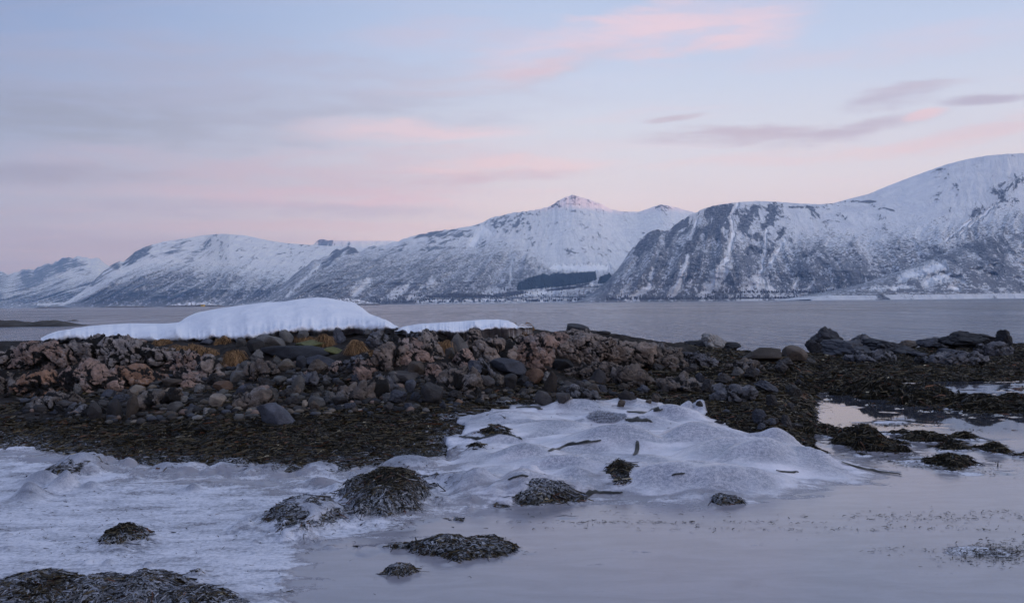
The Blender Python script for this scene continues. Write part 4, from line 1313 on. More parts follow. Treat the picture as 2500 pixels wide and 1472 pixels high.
BM = [boulder_mesh(s + 3, 4, 7 + s % 5) for s in range(14)]
CM = [boulder_mesh(s + 80, 5, 12, .1, .12, .14) for s in range(6)]
SM = [boulder_mesh(s + 40, 3, 7 + s % 4) for s in range(10)]
TINT = {'black': (.035, .036, .042), 'dark': (.060, .056, .056), 'grey': (.125, .120, .115), 'brown': (.105, .085, .070), 'slate': (.075, .080, .098),
        'tan': (.22, .185, .150), 'pale': (.26, .25, .24), 'pink': (.25, .18, .150), 'rust': (.20, .125, .085), 'green': (.13, .135, .055)}


def put_rock(me, name, px, py, w, h, tint, label, cat, group=None, tilt=None, rnd=None, deep=0.8, sink=0.25, yaw=None):
    X0, D0, Z0 = ground_at(px, py)
    rx = w * 0.5 * D0 / F
    ry = rx * deep
    Dc = D0 + ry * 0.65
    top = H + ray(px, py - h)[2] * Dc
    rz = max((top - Z0) * 0.5 * (1 + sink) + 0.01, rx * 0.28)
    o = bpy.data.objects.new(name, me)
    COL.objects.link(o)
    o.location = (X0 / D0 * Dc, Dc, top - rz * 0.92)
    o.scale = (rx * 1.12, ry * 1.1, rz * 1.08)
    tilt = random.uniform(-.25, .25) if tilt is None else tilt
    # tilt by turning in the picture plane, other turns small so the size holds
    o.rotation_euler = (random.uniform(-.15, .15), tilt, random.uniform(-.3, .3) if yaw is None else yaw)
    c = TINT[tint]; k = random.uniform(.50, 1.30)
    o.color = (c[0] * k, c[1] * k, c[2] * k, 1)
    tag(o, label, cat, group)
    return o


HERO = [
    (63, 874, 40, 20, 'grey', 0, 'flat grey block below the grass at the left margin'),
    (420, 950, 52, 30, 'brown', .05, 'rounded brown boulder with a rusty seam left of the cobble field'),
    (496, 902, 42, 20, 'slate', 0, 'dark slate stone just below the long grass tuft'),
    (579, 933, 48, 36, 'pale', .1, 'large pale grey boulder right of the rusty seamed one'),
    (543, 955, 46, 25, 'rust', -.1, 'boulder with a rusty pink right face in the cobbles'),
    (441, 975, 50, 22, 'dark', .1, 'flat dark boulder lying in front of the brown seamed one'),
    (529, 998, 52, 36, 'tan', .15, 'smooth oval tan boulder, palest in the lower cobbles'),
    (428, 1007, 40, 26, 'grey', -.1, 'domed grey stone left of the oval tan boulder'),
    (470, 1004, 34, 18, 'slate', 0, 'small lilac grey stone between domed stone and oval boulder'),
    (333, 970, 52, 34, 'tan', 0, 'blocky tan grey boulder on top of the dark grooved pile'),
    (265, 975, 44, 28, 'slate', -.1, 'dark wedge boulder left of the blocky tan one'),
    (282, 1022, 46, 56, 'dark', .1, 'tall angular brown boulder under the dark wedge'),
    (227, 1028, 38, 48, 'dark', -.15, 'tall angular boulder at the left of the angular pair'),
    (325, 1020, 34, 56, 'brown', .3, 'grooved leaning boulder right of the tall angular pair'),
    (100, 1004, 34, 18, 'dark', 0, 'low dark stone in the weed near the left margin'),
    (160, 1000, 50, 26, 'dark', 0.1, 'broad dark stone in the weed below the pink outcrop'),
    (680, 1040, 112, 54, 'slate', .42, 'big smooth slate slab sloping down to the right into the weed'),
    (655, 853, 86, 44, 'grey', .30, 'big tilted grey green slab under the snow drift'),
    (622, 868, 44, 40, 'dark', .1, 'dark boulder with pale lichen crown left of the tilted slab'),
    (700, 838, 40, 30, 'grey', .5, 'leaning striped block right under the snow drift'),
    (738, 836, 34, 28, 'grey', .2, 'second leaning block beside the dry grass under the drift'),
    (722, 882, 175, 38, 'black', .06, 'long layered black slab bridging the hollow'),
    (790, 893, 92, 24, 'slate', .2, 'lower layered slate slab right of the black wedge'),
    (762, 848, 96, 20, 'green', .03, 'mossy yellow green ledge below the dry grass'),
    (812, 866, 60, 22, 'green', .2, 'olive brown ledge at the right end of the mossy one'),
    (738, 903, 38, 40, 'black', .1, 'black upright wedge standing before the layered slabs'),
    (695, 908, 50, 34, 'tan', 0, 'lichen spotted boulder left of the black wedge'),
    (827, 840, 40, 42, 'slate', 0, 'blue grey block with black cracks under the drift edge'),
    (730, 962, 32, 48, 'grey', .35, 'upright leaning grey stone in the middle cobbles'),
    (686, 942, 36, 28, 'grey', 0, 'rough grey stone left of the upright leaning one'),
    (876, 945, 34, 36, 'slate', .2, 'pointed slate stone below the folded pink outcrop'),
    (1012, 920, 48, 46, 'brown', .1, 'brown boulder with a frosted pale top, centre of the bank'),
    (990, 940, 80, 34, 'dark', .05, 'broad dark boulder at the foot of the frosted one'),
    (1058, 985, 58, 52, 'dark', .1, 'large cracked dark boulder low in the centre'),
    (1001, 962, 34, 34, 'slate', 0, 'square slate stone left of the cracked dark boulder'),
    (969, 988, 58, 34, 'slate', -.1, 'wide slate stone sunk in weed in the centre'),
    (922, 935, 30, 18, 'tan', .35, 'angular tan chip lying on the weed, centre'),
    (939, 972, 24, 11, 'pale', 0, 'small pale flat pebble stone in the centre weed'),
    (876, 1006, 27, 11, 'pale', 0, 'pale flat stone at the lower edge of the cobbles'),
    (1040, 1008, 24, 15, 'grey', 0, 'egg shaped grey stone under the cracked dark boulder'),
    (1079, 1000, 20, 22, 'slate', .2, 'small upright slate stone right of the egg shaped one'),
    (712, 1018, 27, 20, 'tan', .1, 'small tan stone just above the smooth slate slab'),
    (776, 992, 44, 26, 'grey', 0, 'grey stone in the lower middle of the cobbles'),
    (830, 990, 42, 26, 'dark', 0, 'dark stone right of the grey one in the lower cobbles'),
    (1121, 862, 44, 48, 'pale', .1, 'tall round pale boulder in the gap of the ridge'),
    (1096, 876, 28, 34, 'grey', .1, 'oval grey stone leaning on the tall round pale boulder'),
    (1238, 918, 86, 42, 'slate', .15, 'wide dark slate face at the foot of the big outcrop'),
    (1190, 948, 42, 34, 'dark', 0, 'dark square stone at the left foot of the slate face'),
    (1246, 956, 42, 42, 'dark', -.1, 'dark rounded boulder below the slate face'),
    (1305, 938, 46, 38, 'rust', .05, 'blocky boulder with warm reddish face near the ice'),
    (1347, 956, 36, 48, 'brown', .2, 'boulder with a dab of snow on its shoulder near the ice'),
    (1278, 942, 30, 30, 'dark', 0, 'dark stone squeezed left of the reddish block'),
    (1278, 968, 30, 24, 'dark', 0, 'dark round stone left above the ice tip'),
    (1387, 956, 42, 28, 'dark', .1, 'dark stone right of the snow dabbed boulder'),
    (1446, 964, 36, 30, 'brown', .2, 'warm brown rounded boulder above the ice'),
    (1420, 955, 34, 26, 'dark', 0, 'olive dark stone left of the warm brown boulder'),
    (1328, 990, 42, 38, 'dark', .05, 'dark rounded boulder at the very edge of the ice, left of a pair'),
    (1374, 990, 36, 36, 'dark', -.05, 'dark rounded boulder at the very edge of the ice, right of a pair'),
    (1531, 980, 44, 30, 'dark', .1, 'round black boulder at the top edge of the ice'),
    (1370, 908, 62, 38, 'black', .1, 'black smooth boulder set into the slope of the long ridge'),
    (1320, 905, 50, 40, 'dark', .2, 'dark block left of the black smooth boulder on the slope'),
    (1710, 938, 26, 32, 'slate', .1, 'grooved upright stone in the weed on the right slope'),
    (1405, 816, 72, 24, 'black', .12, 'smooth black dome on the skyline of the long ridge'),
    (1474, 818, 36, 10, 'dark', .05, 'flat dark stone on the skyline right of the black dome'),
    (1463, 936, 44, 34, 'dark', .1, 'grey brown stone in the weed left of the centre slope'),
    (1768, 942, 46, 28, 'dark', .2, 'striated dark stone in the weed on the right slope'),
    (1862, 886, 110, 42, 'brown', -.06, 'large smooth tan boulder, left of the two on the right spit'),
    (1938, 884, 74, 46, 'brown', .15, 'large smooth tan boulder, right of the two on the right spit'),
    (1968, 888, 56, 12, 'grey', 0, 'flat grey rock at the foot of the two smooth boulders'),
    (1738, 842, 70, 32, 'pale', -.05, 'pale notched rock standing against the sea behind the ridge'),
    (1700, 846, 80, 16, 'black', .05, 'low black weed covered rock under the pale notched one'),
    (1780, 850, 70, 14, 'black', 0, 'low black rock right of the pale notched one'),
    (2013, 840, 90, 40, 'black', .08, 'black rock dome against the sea, left end of the right skerry'),
    (1985, 844, 40, 22, 'black', -.3, 'black rock shoulder left of the black dome'),
    (2060, 862, 160, 26, 'slate', .03, 'long low slate slab at the foot of the black dome'),
    (2165, 864, 170, 36, 'slate', .10, 'long cracked slate slab in the middle of the right skerry'),
    (2262, 850, 64, 26, 'slate', .05, 'rounded slate rock left of the big black right rocks'),
    (2218, 850, 60, 18, 'brown', 0, 'brown weed covered rock on the right skerry'),
    (2345, 850, 130, 40, 'black', -.02, 'big black rock against the sea at the right'),
    (2405, 846, 80, 36, 'black', .05, 'black flat topped rock right of the big black one'),
    (2450, 850, 50, 40, 'black', .1, 'black rock cut by the right margin of the picture'),
    (2330, 868, 110, 18, 'slate', .05, 'low slate slab below the big black rock'),
    (2240, 872, 70, 14, 'slate', .25, 'curved slate slab in the weed below the skerry'),
    (1872, 958, 70, 24, 'slate', .45, 'grey slate back showing through the weed on the right bank'),
    (1590, 860, 50, 16, 'dark', .1, 'dark stone low on the long ridge, right half'),
    (380, 968, 40, 22, 'grey', 0, 'grey stone between the brown seamed boulder and blocky tan one'),
    (600, 965, 44, 26, 'slate', 0, 'slate stone right of the rust faced boulder'),
    (640, 962, 40, 26, 'pink', 0, 'pink crumbly stone above the smooth slate slab'),
    (625, 985, 34, 20, 'pink', 0.2, 'small pinkish wedge left of the slate slab'),
    (610, 905, 44, 24, 'grey', .1, 'grey stone between tilted slab and pale boulder'),
    (128, 838, 26, 16, 'grey', .1, 'small grey rock poking out at the left tip of the snow'),
    (215, 840, 34, 18, 'slate', -.1, 'slate rock holding up the snow edge, second from the left'),
    (290, 840, 26, 18, 'grey', .2, 'grey rock breaking the snow edge above the straw grass'),
    (345, 842, 30, 16, 'pink', .1, 'pinkish rock breaking the snow edge, left of the rusty patch'),
    (505, 842, 34, 18, 'slate', .1, 'slate rock under the snow edge above the long shaggy tuft'),
    (590, 846, 34, 26, 'grey', .3, 'pale wedge under the snow edge above the drooping grass'),
    (900, 822, 34, 20, 'grey', .1, 'grey rock under the right tail of the big drift'),
    (1015, 826, 34, 16, 'slate', -.1, 'slate rock under the left tip of the small snow patch'),
    (1075, 828, 36, 20, 'grey', .1, 'grey rock under the middle of the small snow patch'),
    (1240, 796, 40, 14, 'brown', .1, 'brown rock behind the right end of the small snow patch'),
    (545, 895, 40, 22, 'grey', .1, 'grey stone right of the dark slate stone under the grass'),
]
for i, (px, py, w, h, tint, tilt, label) in enumerate(HERO):
    put_rock(CM[i % 6] if (px > 1690 and not 1840 < px < 1960) or (tint == 'slate' and i % 2) else BM[(i * 5) % 14], 'boulder', px, py, w, h, tint, label, 'boulder', tilt=tilt)


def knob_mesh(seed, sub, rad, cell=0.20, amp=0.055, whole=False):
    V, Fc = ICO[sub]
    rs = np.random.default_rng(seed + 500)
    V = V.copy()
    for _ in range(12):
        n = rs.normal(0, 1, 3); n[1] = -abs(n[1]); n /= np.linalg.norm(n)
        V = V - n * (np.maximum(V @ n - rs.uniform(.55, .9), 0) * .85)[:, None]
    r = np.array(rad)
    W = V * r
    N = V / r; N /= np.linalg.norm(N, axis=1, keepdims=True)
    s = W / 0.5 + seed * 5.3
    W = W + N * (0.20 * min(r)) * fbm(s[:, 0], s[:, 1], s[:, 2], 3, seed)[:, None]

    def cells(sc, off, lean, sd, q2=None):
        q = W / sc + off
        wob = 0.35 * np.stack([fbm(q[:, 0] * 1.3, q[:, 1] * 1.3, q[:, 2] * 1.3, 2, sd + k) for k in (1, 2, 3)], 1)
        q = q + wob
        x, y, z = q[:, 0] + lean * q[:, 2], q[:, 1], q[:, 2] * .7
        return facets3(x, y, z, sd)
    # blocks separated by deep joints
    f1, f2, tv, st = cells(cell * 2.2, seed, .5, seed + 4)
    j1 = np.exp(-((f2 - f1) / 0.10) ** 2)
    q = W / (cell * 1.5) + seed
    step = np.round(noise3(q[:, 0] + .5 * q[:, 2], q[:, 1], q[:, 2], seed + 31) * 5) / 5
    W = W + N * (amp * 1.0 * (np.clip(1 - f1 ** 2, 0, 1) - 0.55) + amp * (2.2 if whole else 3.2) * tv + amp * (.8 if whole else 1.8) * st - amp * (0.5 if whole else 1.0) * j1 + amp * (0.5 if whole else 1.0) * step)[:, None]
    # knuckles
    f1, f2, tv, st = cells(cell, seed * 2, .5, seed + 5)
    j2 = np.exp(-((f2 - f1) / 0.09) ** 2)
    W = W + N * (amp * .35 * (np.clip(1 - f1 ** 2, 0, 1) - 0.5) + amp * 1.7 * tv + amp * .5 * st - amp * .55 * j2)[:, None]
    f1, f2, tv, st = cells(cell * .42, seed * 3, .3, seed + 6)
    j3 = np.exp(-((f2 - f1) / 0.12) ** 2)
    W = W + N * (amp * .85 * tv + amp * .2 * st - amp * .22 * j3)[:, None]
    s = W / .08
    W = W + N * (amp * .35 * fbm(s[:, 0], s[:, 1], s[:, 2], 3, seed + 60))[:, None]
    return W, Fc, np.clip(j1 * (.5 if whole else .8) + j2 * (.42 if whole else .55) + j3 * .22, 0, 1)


OUT = [
    (110, 905, 190, 76, 'pink', 'pinkish knobbly outcrop at the left margin under the small grass tuft', 6, 1.0),
    (235, 880, 210, 56, 'pale', 'grey knobbly outcrop directly under the left end of the snow', 6, 1.0),
    (350, 905, 220, 74, 'pale', 'pale lumpy outcrop left of the long grass tuft', 6, 1.0),
    (455, 905, 110, 50, 'pink', 'pink grey lumpy outcrop beneath the long grass tuft', 5, 1.0),
    (95, 968, 150, 66, 'rust', 'rusty brown crumbly outcrop low at the left margin', 6, .9),
    (215, 960, 200, 66, 'pink', 'dark pink crumbly outcrop above the tall angular boulders', 6, .9),
    (340, 945, 150, 50, 'rust', 'orange tinged crumbly outcrop in the middle of the left slope', 5, .8),
    (520, 925, 90, 44, 'tan', 'tan broken bedrock step left of the large pale grey boulder', 5, 1.3),
    (640, 930, 110, 44, 'brown', 'brown broken bedrock step in front of the tilted slab', 5, 1.4),
    (770, 950, 120, 46, 'slate', 'dark slaty bedrock step below the black wedge', 5, 1.5),
    (600, 1000, 110, 36, 'brown', 'brown bedrock step at the lower edge, left of the smooth slab', 5, 1.4),
    (860, 985, 120, 44, 'brown', 'brown bedrock step above the weed, left of centre', 5, 1.5),
    (930, 965, 90, 40, 'slate', 'slaty bedrock step under the pointed slate stone', 5, 1.4),
    (1110, 965, 110, 52, 'brown', 'brown bedrock step between cracked boulder and slate face', 5, 1.5),
    (1180, 925, 90, 44, 'slate', 'slaty bedrock step under the square outcrop', 5, 1.4),
    (1150, 985, 70, 26, 'brown', 'low brown bedrock step just above the ice corner', 5, 1.3),
    (380, 1000, 110, 44, 'brown', 'brown bedrock step in the weed beside the grooved boulder', 5, 1.4),
    (200, 1015, 120, 36, 'slate', 'dark bedrock step behind the tall angular pair', 5, 1.4),
    (460, 905, 80, 30, 'pale', 'pale bedrock step at the right end of the knobbly outcrops', 5, 1.1),
    (1420, 975, 110, 36, 'slate', 'dark bedrock step touching the top of the ice', 5, 1.4),
    (1540, 945, 130, 44, 'brown', 'weedy brown bedrock step on the right slope', 5, 1.5),
    (1660, 960, 120, 40, 'brown', 'weedy brown bedrock hump below the dark end of the ridge', 5, 1.5),
    (1800, 985, 120, 44, 'slate', 'slaty bedrock hump in the weed right of the slope', 5, 1.5),
    (1820, 905, 110, 24, 'brown', 'low brown rock in front of the two smooth boulders', 5, 1.3),
    (2130, 885, 140, 26, 'slate', 'low slaty rock band in the weed in front of the skerry', 5, 1.4),
    (2330, 890, 160, 28, 'slate', 'low dark rock band in the weed at the right', 5, 1.4),
    (2430, 872, 110, 34, 'slate', 'dark rock hump under the rock at the right margin', 5, 1.4),
    (2110, 850, 90, 30, 'slate', 'dark rock back on the skyline of the right skerry', 5, 1.4),
    (2290, 850, 90, 26, 'slate', 'dark rock hump left of the big black rock', 5, 1.4),
    (-10, 905, 130, 56, 'pale', 'knobbly rock running out of the picture at the left edge', 5, .9),
    (-20, 965, 140, 60, 'brown', 'dark knobbly rock low beyond the left margin', 5, .9),
    (470, 945, 110, 46, 'pink', 'crumbly pink outcrop running down into the cobbles', 5, .7),
    (130, 1005, 130, 44, 'brown', 'brown crumbly rock base in the weed at the left margin', 5, .8),
    (1000, 890, 120, 60, 'pink', 'pinkish blocky outcrop behind the frosted brown boulder', 6, .9),
    (870, 905, 70, 44, 'slate', 'dark blocky outcrop under the dark hollow', 5, .9),
    (1260, 870, 70, 60, 'tan', 'tan blocky outcrop between square outcrop and long ridge', 5, .9),
    (1350, 870, 120, 60, 'pink', 'pinkish upper face of the long ridge near its left end', 6, .9),
    (1095, 925, 60, 40, 'brown', 'brown blocky outcrop left of the pink pillar', 5, .8),
    (1160, 862, 60, 52, 'tan', 'tan cracked outcrop just right of the round pale boulder', 5, .9),
    (815, 918, 52, 32, 'pink', 'bright pink knobbly rock below the slate slabs', 5, .6),
    (738, 924, 66, 22, 'pink', 'low pink knobbly rock row left of the bright pink one', 5, .6),
    (898, 928, 84, 48, 'pink', 'folded pink brown rounded outcrop in the centre', 5, .9),
    (960, 905, 90, 66, 'tan', 'blocky tan outcrop under the centre grass', 5, 1.1),
    (1040, 880, 90, 48, 'tan', 'lumpy tan outcrop above the frosted brown boulder', 5, 1.0),
    (1060, 932, 56, 52, 'pink', 'pink knobbly block right of the frosted brown boulder', 5, .7),
    (1135, 912, 54, 60, 'pink', 'upright pink knobbly pillar below the ridge gap', 5, .7),
    (1203, 888, 118, 84, 'tan', 'big square pinkish outcrop at the end of the small snow patch', 6, 1.2),
    (925, 850, 76, 40, 'slate', 'blue grey cracked outcrop right of the round grass ball', 5, .8),
    (1010, 838, 60, 26, 'slate', 'grey cracked outcrop between grass tufts under the snow joint', 5, .8),
    (1055, 842, 40, 34, 'pale', 'pale speckled crag under the small snow patch', 5, .8),
    (1165, 905, 60, 28, 'pink', 'low pink rock at the foot of the square outcrop', 5, .6),
    (1300, 900, 140, 96, 'pink', 'pink brown lumpy shoulder where the long ridge begins', 6, 1.1),
    (1400, 885, 220, 82, 'tan', 'long grey brown lumpy ridge back, highest part', 7, 1.1),
    (1500, 893, 210, 76, 'tan', 'grey brown lumpy ridge in its middle part', 6, 1.1),
    (1590, 900, 180, 64, 'brown', 'lumpy ridge going dark towards the right', 6, 1.0),
    (1680, 900, 150, 46, 'slate', 'low dark frosted end of the long ridge', 6, 1.0),
    (1450, 930, 160, 50, 'brown', 'dark lumpy rock foot of the ridge in the weed', 6, .9),
]
for i, (px, py, w, h, tint, label, sub, cs) in enumerate(OUT):
    X0, D0, Z0 = ground_at(px, py)
    rx = w * .5 * D0 / F; ry = max(rx * .55, .3)
    Dc = D0 + ry * .75
    top = H + ray(px, py - h)[2] * Dc
    rz = max((top - Z0) * .75, .18)
    V, Fc, crv = knob_mesh(i + 2, sub, (rx * 1.02, ry, rz), cell=(0.14 if px > 1285 or cs == 1.0 else 0.19) * cs, amp=(.034 if px > 1285 else .042) * cs, whole=px > 1285)
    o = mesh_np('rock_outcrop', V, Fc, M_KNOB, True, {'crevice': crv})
    o.location = (X0 / D0 * Dc, Dc, top - rz * 1.0)
    k = random.uniform(.9, 1.05)
    c = {'pale': (.31, .265, .24), 'slate': (.13, .13, .145), 'tan': (.27, .215, .18), 'pink': (.34, .235, .19), 'rust': (.27, .155, .10), 'brown': (.16, .13, .11)}[tint]
    o.color = (c[0] * k, c[1] * k, c[2] * k, 1)
    tag(o, label, 'rock outcrop')

# snow dab and rime caps on two boulders
# scattered stones, every one a thing
cob = [(150, 985, 640, 60), (300, 950, 520, 110), (520, 890, 600, 120), (820, 900, 320, 110), (1080, 900, 260, 90), (1250, 930, 180, 60)]
STN = []
tries = 0
while len(STN) < 150 and tries < 20000:
    tries += 1
    px = random.uniform(60, 1480); 
    py = random.uniform(890, 1020)
    up = np.interp(px, [50, 480, 520, 700, 860, 900, 1180, 1260, 1480], [955, 915, 885, 890, 900, 915, 915, 935, 945])
    lo = np.interp(px, [50, 300, 480, 700, 900, 1100, 1200, 1480], [1020, 1030, 1018, 1012, 1010, 1000, 975, 975])
    if not (up < py < lo): continue
    w = random.choice([13, 15, 17, 20, 24, 30, 38, 38, 50]) * random.uniform(.8, 1.15)
    if any((px - a) ** 2 + ((py - b) * 1.8) ** 2 < ((w + c) * .40) ** 2 for a, b, c in STN): continue
    STN.append((px, py, w))
while len(STN) < 205:
    px = random.uniform(1480, 1960); py = random.uniform(885, 1060)
    if py > 1000 and px < 1720: continue
    if ground_at(px, py)[2] < .05: continue
    STN.append((px, py, random.choice([14, 18, 24, 34, 44])))
zone = lambda x: 'left slope under the pink outcrops' if x < 480 else ('cobble field below the long slate slabs' if x < 900 else 'centre of the bank below the tan outcrops' if x < 1200 else 'bank just above the draped ice')
import re
cnt = {}; seen = set()
def near_hero(px, py):
    b = min(HERO, key=lambda q: (q[0] - px) ** 2 + ((q[1] - q[3] / 2 - py) * 1.6) ** 2)
    nm = re.split(r' (?:left|right|in|at|just|lying|under|below|beside|with|set|leaning|standing|squeezed|above|showing|sunk|on|bridging|near|sloping|before|low|against|half|cut|where|of)\b|,', b[6])[0]
    dx, dy = px - b[0], (py - (b[1] - b[3] / 2)) * 1.6
    rel = ('right of' if dx > 0 else 'left of') if abs(dx) > abs(dy) else ('in front of' if dy > 0 else 'behind')
    nm = ' '.join(nm.split()[-8:]) if len(nm.split()) > 8 else nm
    return b[0], b[1], f'{rel} the {nm}'
for i, (px, py, w) in enumerate(STN):
    tint = random.choices(['dark', 'grey', 'brown', 'slate', 'tan', 'pale', 'pink'], [30, 26, 16, 18, 8, 4, 7] if px < 1480 else [50, 8, 16, 26, 0, 0, 0])[0]
    sx, sy, nm = near_hero(px, py)
    lab = f"small {dict(dark='dark wet', grey='grey', brown='brown', slate='bluish slate', tan='tan', pale='pale', pink='pinkish')[tint]} stone {nm}"
    lab = lab.replace('upper ', '') if len(lab.split()) > 15 else lab
    cnt[lab] = cnt.get(lab, 0) + 1
    if cnt[lab] > 1:
        lab = lab.replace('small', ('', '', 'second small', 'third small', 'fourth small', 'fifth small', 'sixth small', 'seventh small', 'eighth small', 'ninth small', 'tenth small')[min(cnt[lab], 10)], 1)
    put_rock(CM[i % 6] if w > 21 else SM[i % 10], 'beach_stone', px, py, w, w * random.uniform(.45, .95), tint, lab, 'stone', group='small stones on the bank', deep=.9)

# pebbles filling the gaps: nobody could count them
pv_, pf_ = ICO[2]
n = 900
pxs = rng.uniform(40, 1500, n * 2); pys = rng.uniform(880, 1035, n * 2)
up = np.interp(pxs, [50, 480, 520, 700, 900, 1180, 1260, 1500], [955, 900, 885, 885, 905, 915, 930, 930])
lo = np.interp(pxs, [50, 300, 480, 700, 900, 1100, 1200, 1500], [1030, 1040, 1028, 1020, 1015, 1000, 978, 978])
mk = (pys > up) & (pys < lo)
pxs, pys = pxs[mk][:n], pys[mk][:n]
Vs, Fs, Cs = [], [], []
keys = list(TINT.values())
for i, (a, b) in enumerate(zip(pxs, pys)):
    X0, D0, Z0 = ground_at(a, b)
    s = rng.uniform(.018, .07) ** 1.0
    sc = np.array([s * rng.uniform(.9, 1.5), s, s * rng.uniform(.5, .8)])
    th = rng.uniform(0, 6.28); c, sn = math.cos(th), math.sin(th)
    v = pv_ * (1 + .12 * rng.normal(0, 1, (len(pv_), 1)))
    v = v * sc
    v = np.stack([v[:, 0] * c - v[:, 1] * sn, v[:, 0] * sn + v[:, 1] * c, v[:, 2]], 1) + np.array([X0, D0, Z0 + s * .2])
    Vs.append(v); Fs.append(pf_ + i * len(pv_))
    Cs.append(np.tile(np.array(keys[rng.choice(10, p=[.12, .26, .2, .14, .14, .05, .03, .05, .01, .0])]) * rng.uniform(.25, .75), (len(pv_), 1)))
o = mesh_np('pebbles', np.concatenate(Vs), np.concatenate(Fs), M_PEB, True, colors=np.concatenate(Cs))
tag(o, 'small pebbles packed between the boulders of the bank', kind='stuff')

# ------------------------------------------------------------------ snow lying on the ridge
pcs = np.array(sorted(CTRL)); 
def snow_drift(name, top, low, label, seed, back=2.6, lip=.17):
    top = np.array(top, float); low = np.array(low, float)
    n = 420
    px = np.linspace(max(top[0, 0], low[0, 0]), min(top[-1, 0], low[-1, 0]), n)
    ker = np.exp(-.5 * (np.arange(-6, 7) / 2.5) ** 2); ker /= ker.sum()
    sm = lambda a: np.convolve(np.pad(a, 6, 'edge'), ker, 'valid')
    yt = sm(np.interp(px, top[:, 0], top[:, 1])); yl = sm(np.interp(px, low[:, 0], low[:, 1]))
    yl = yl + 6 * fbm(px / 55, seed, 0, 3, seed + 14) + 6.5 * fbm(px / 16, seed, 0, 4, seed) + 1.2 * np.abs(fbm(px / 8, seed, 0, 3, seed + 3))
    D0 = np.interp(px, pcs, ridgeD) - .75
    D0 = sm(sm(D0)) + .20 * fbm(px / 60, 1, 0, 2, seed + 1)
    zl = H + ray(px, yl)[:, 2] * D0
    Dt = sm(sm(D0)) + back * np.clip((yl - yt) / 60, .3, 1.0)
    zt = H + ray(px, yt)[:, 2] * Dt
    th = np.clip(np.minimum(zt - zl, lip * 1.6), .02, lip) * np.clip(.72 + .75 * fbm(px / 45, 2, 0, 3, seed + 12), .25, 1.15)
    ends = np.clip(np.minimum(px - px[0], px[-1] - px) / 40, 0.0, 1) ** .5
    rows = []
    def row(D, z): rows.append(np.stack([ray(px, yl)[:, 0] * D, D, z], 1))
    row(D0 + .7, zl - .30)
    row(D0 + .22, zl - .03)
    for a, b in ((.0, .02), (-.06, .20), (-.075, .45), (-.05, .70), (.02, .9), (.14, 1.03), (.30, 1.12)):
        nz = .035 * fbm(px / 16, b * 2.4, 0, 4, seed + 5)
        row(D0 + a * ends + nz, zl + th * b * ends + .012 * fbm(px / 13, b * 3 + 7, 0, 3, seed + 6))
    zlip = zl + th * 1.12 * ends
    Dl = D0 + .30
    zls = sm(sm(sm(zlip))); Dls = sm(sm(Dl))
    for f in np.linspace(0.04, 1, 40):
        g = (1 - (1 - f) ** 1.9)
        kf = min(1.0, f * 7)
        za = zlip * (1 - kf) + zls * kf; Da = Dl * (1 - kf) + Dls * kf
        z = za + (zt - za) * g
        D = Da + (Dt - Da) * f
        X = ray(px, yl)[:, 0] * D
        z = z + (.045 * fbm(X * 1.3, D * 1.3, 0, 4, seed + 8) + .006 * fbm(X * 7, D * 7, 0, 3, seed + 9)) * np.minimum(1, (1 - f) * 6)
        rows.append(np.stack([X, D, z], 1))
    for f in (.15, .35, .6, 1.0, 1.6, 2.4):
        D = Dt + f * 1.5
        rows.append(np.stack([ray(px, yl)[:, 0] * D, D, zt - .12 * f - .35 * f * f], 1))
    V = np.array(rows)
    o = mesh_np(name, V.reshape(-1, 3), grid_faces(len(rows), n), M_SNOW, True)
    tag(o, label, 'snow drift')

snow_drift('snow_drift',
           [(100, 826), (112, 818), (140, 808), (200, 800), (250, 793), (320, 789), (400, 790), (440, 787), (452, 776), (480, 763), (540, 752), (600, 744), (640, 739), (690, 737), (730, 730), (770, 726), (800, 727), (830, 733), (868, 740), (885, 752), (900, 765), (930, 776), (955, 788), (972, 800)],
           [(100, 829), (150, 829), (250, 830), (330, 832), (420, 833), (480, 830), (560, 828), (620, 828), (660, 816), (700, 811), (740, 812), (800, 808), (860, 806), (930, 806), (972, 803)],
           'big smooth snow drift lying on the left half of the rock ridge', 3)
snow_drift('snow_drift',
           [(962, 806), (985, 797), (1020, 791), (1080, 787), (1130, 784), (1180, 780), (1215, 780), (1240, 785), (1258, 793), (1266, 800)],
           [(962, 809), (1000, 813), (1060, 812), (1110, 813), (1160, 808), (1200, 804), (1266, 803)],
           'small flat snow patch right of the big drift on the ridge', 9, back=1.6, lip=.12)
snow_drift('snow_drift', [(1262, 800), (1272, 792), (1290, 790), (1300, 795)], [(1262, 802), (1280, 801), (1300, 799)], 'little cap of snow beside the last grass tuft on the ridge', 12, back=.5, lip=.05)

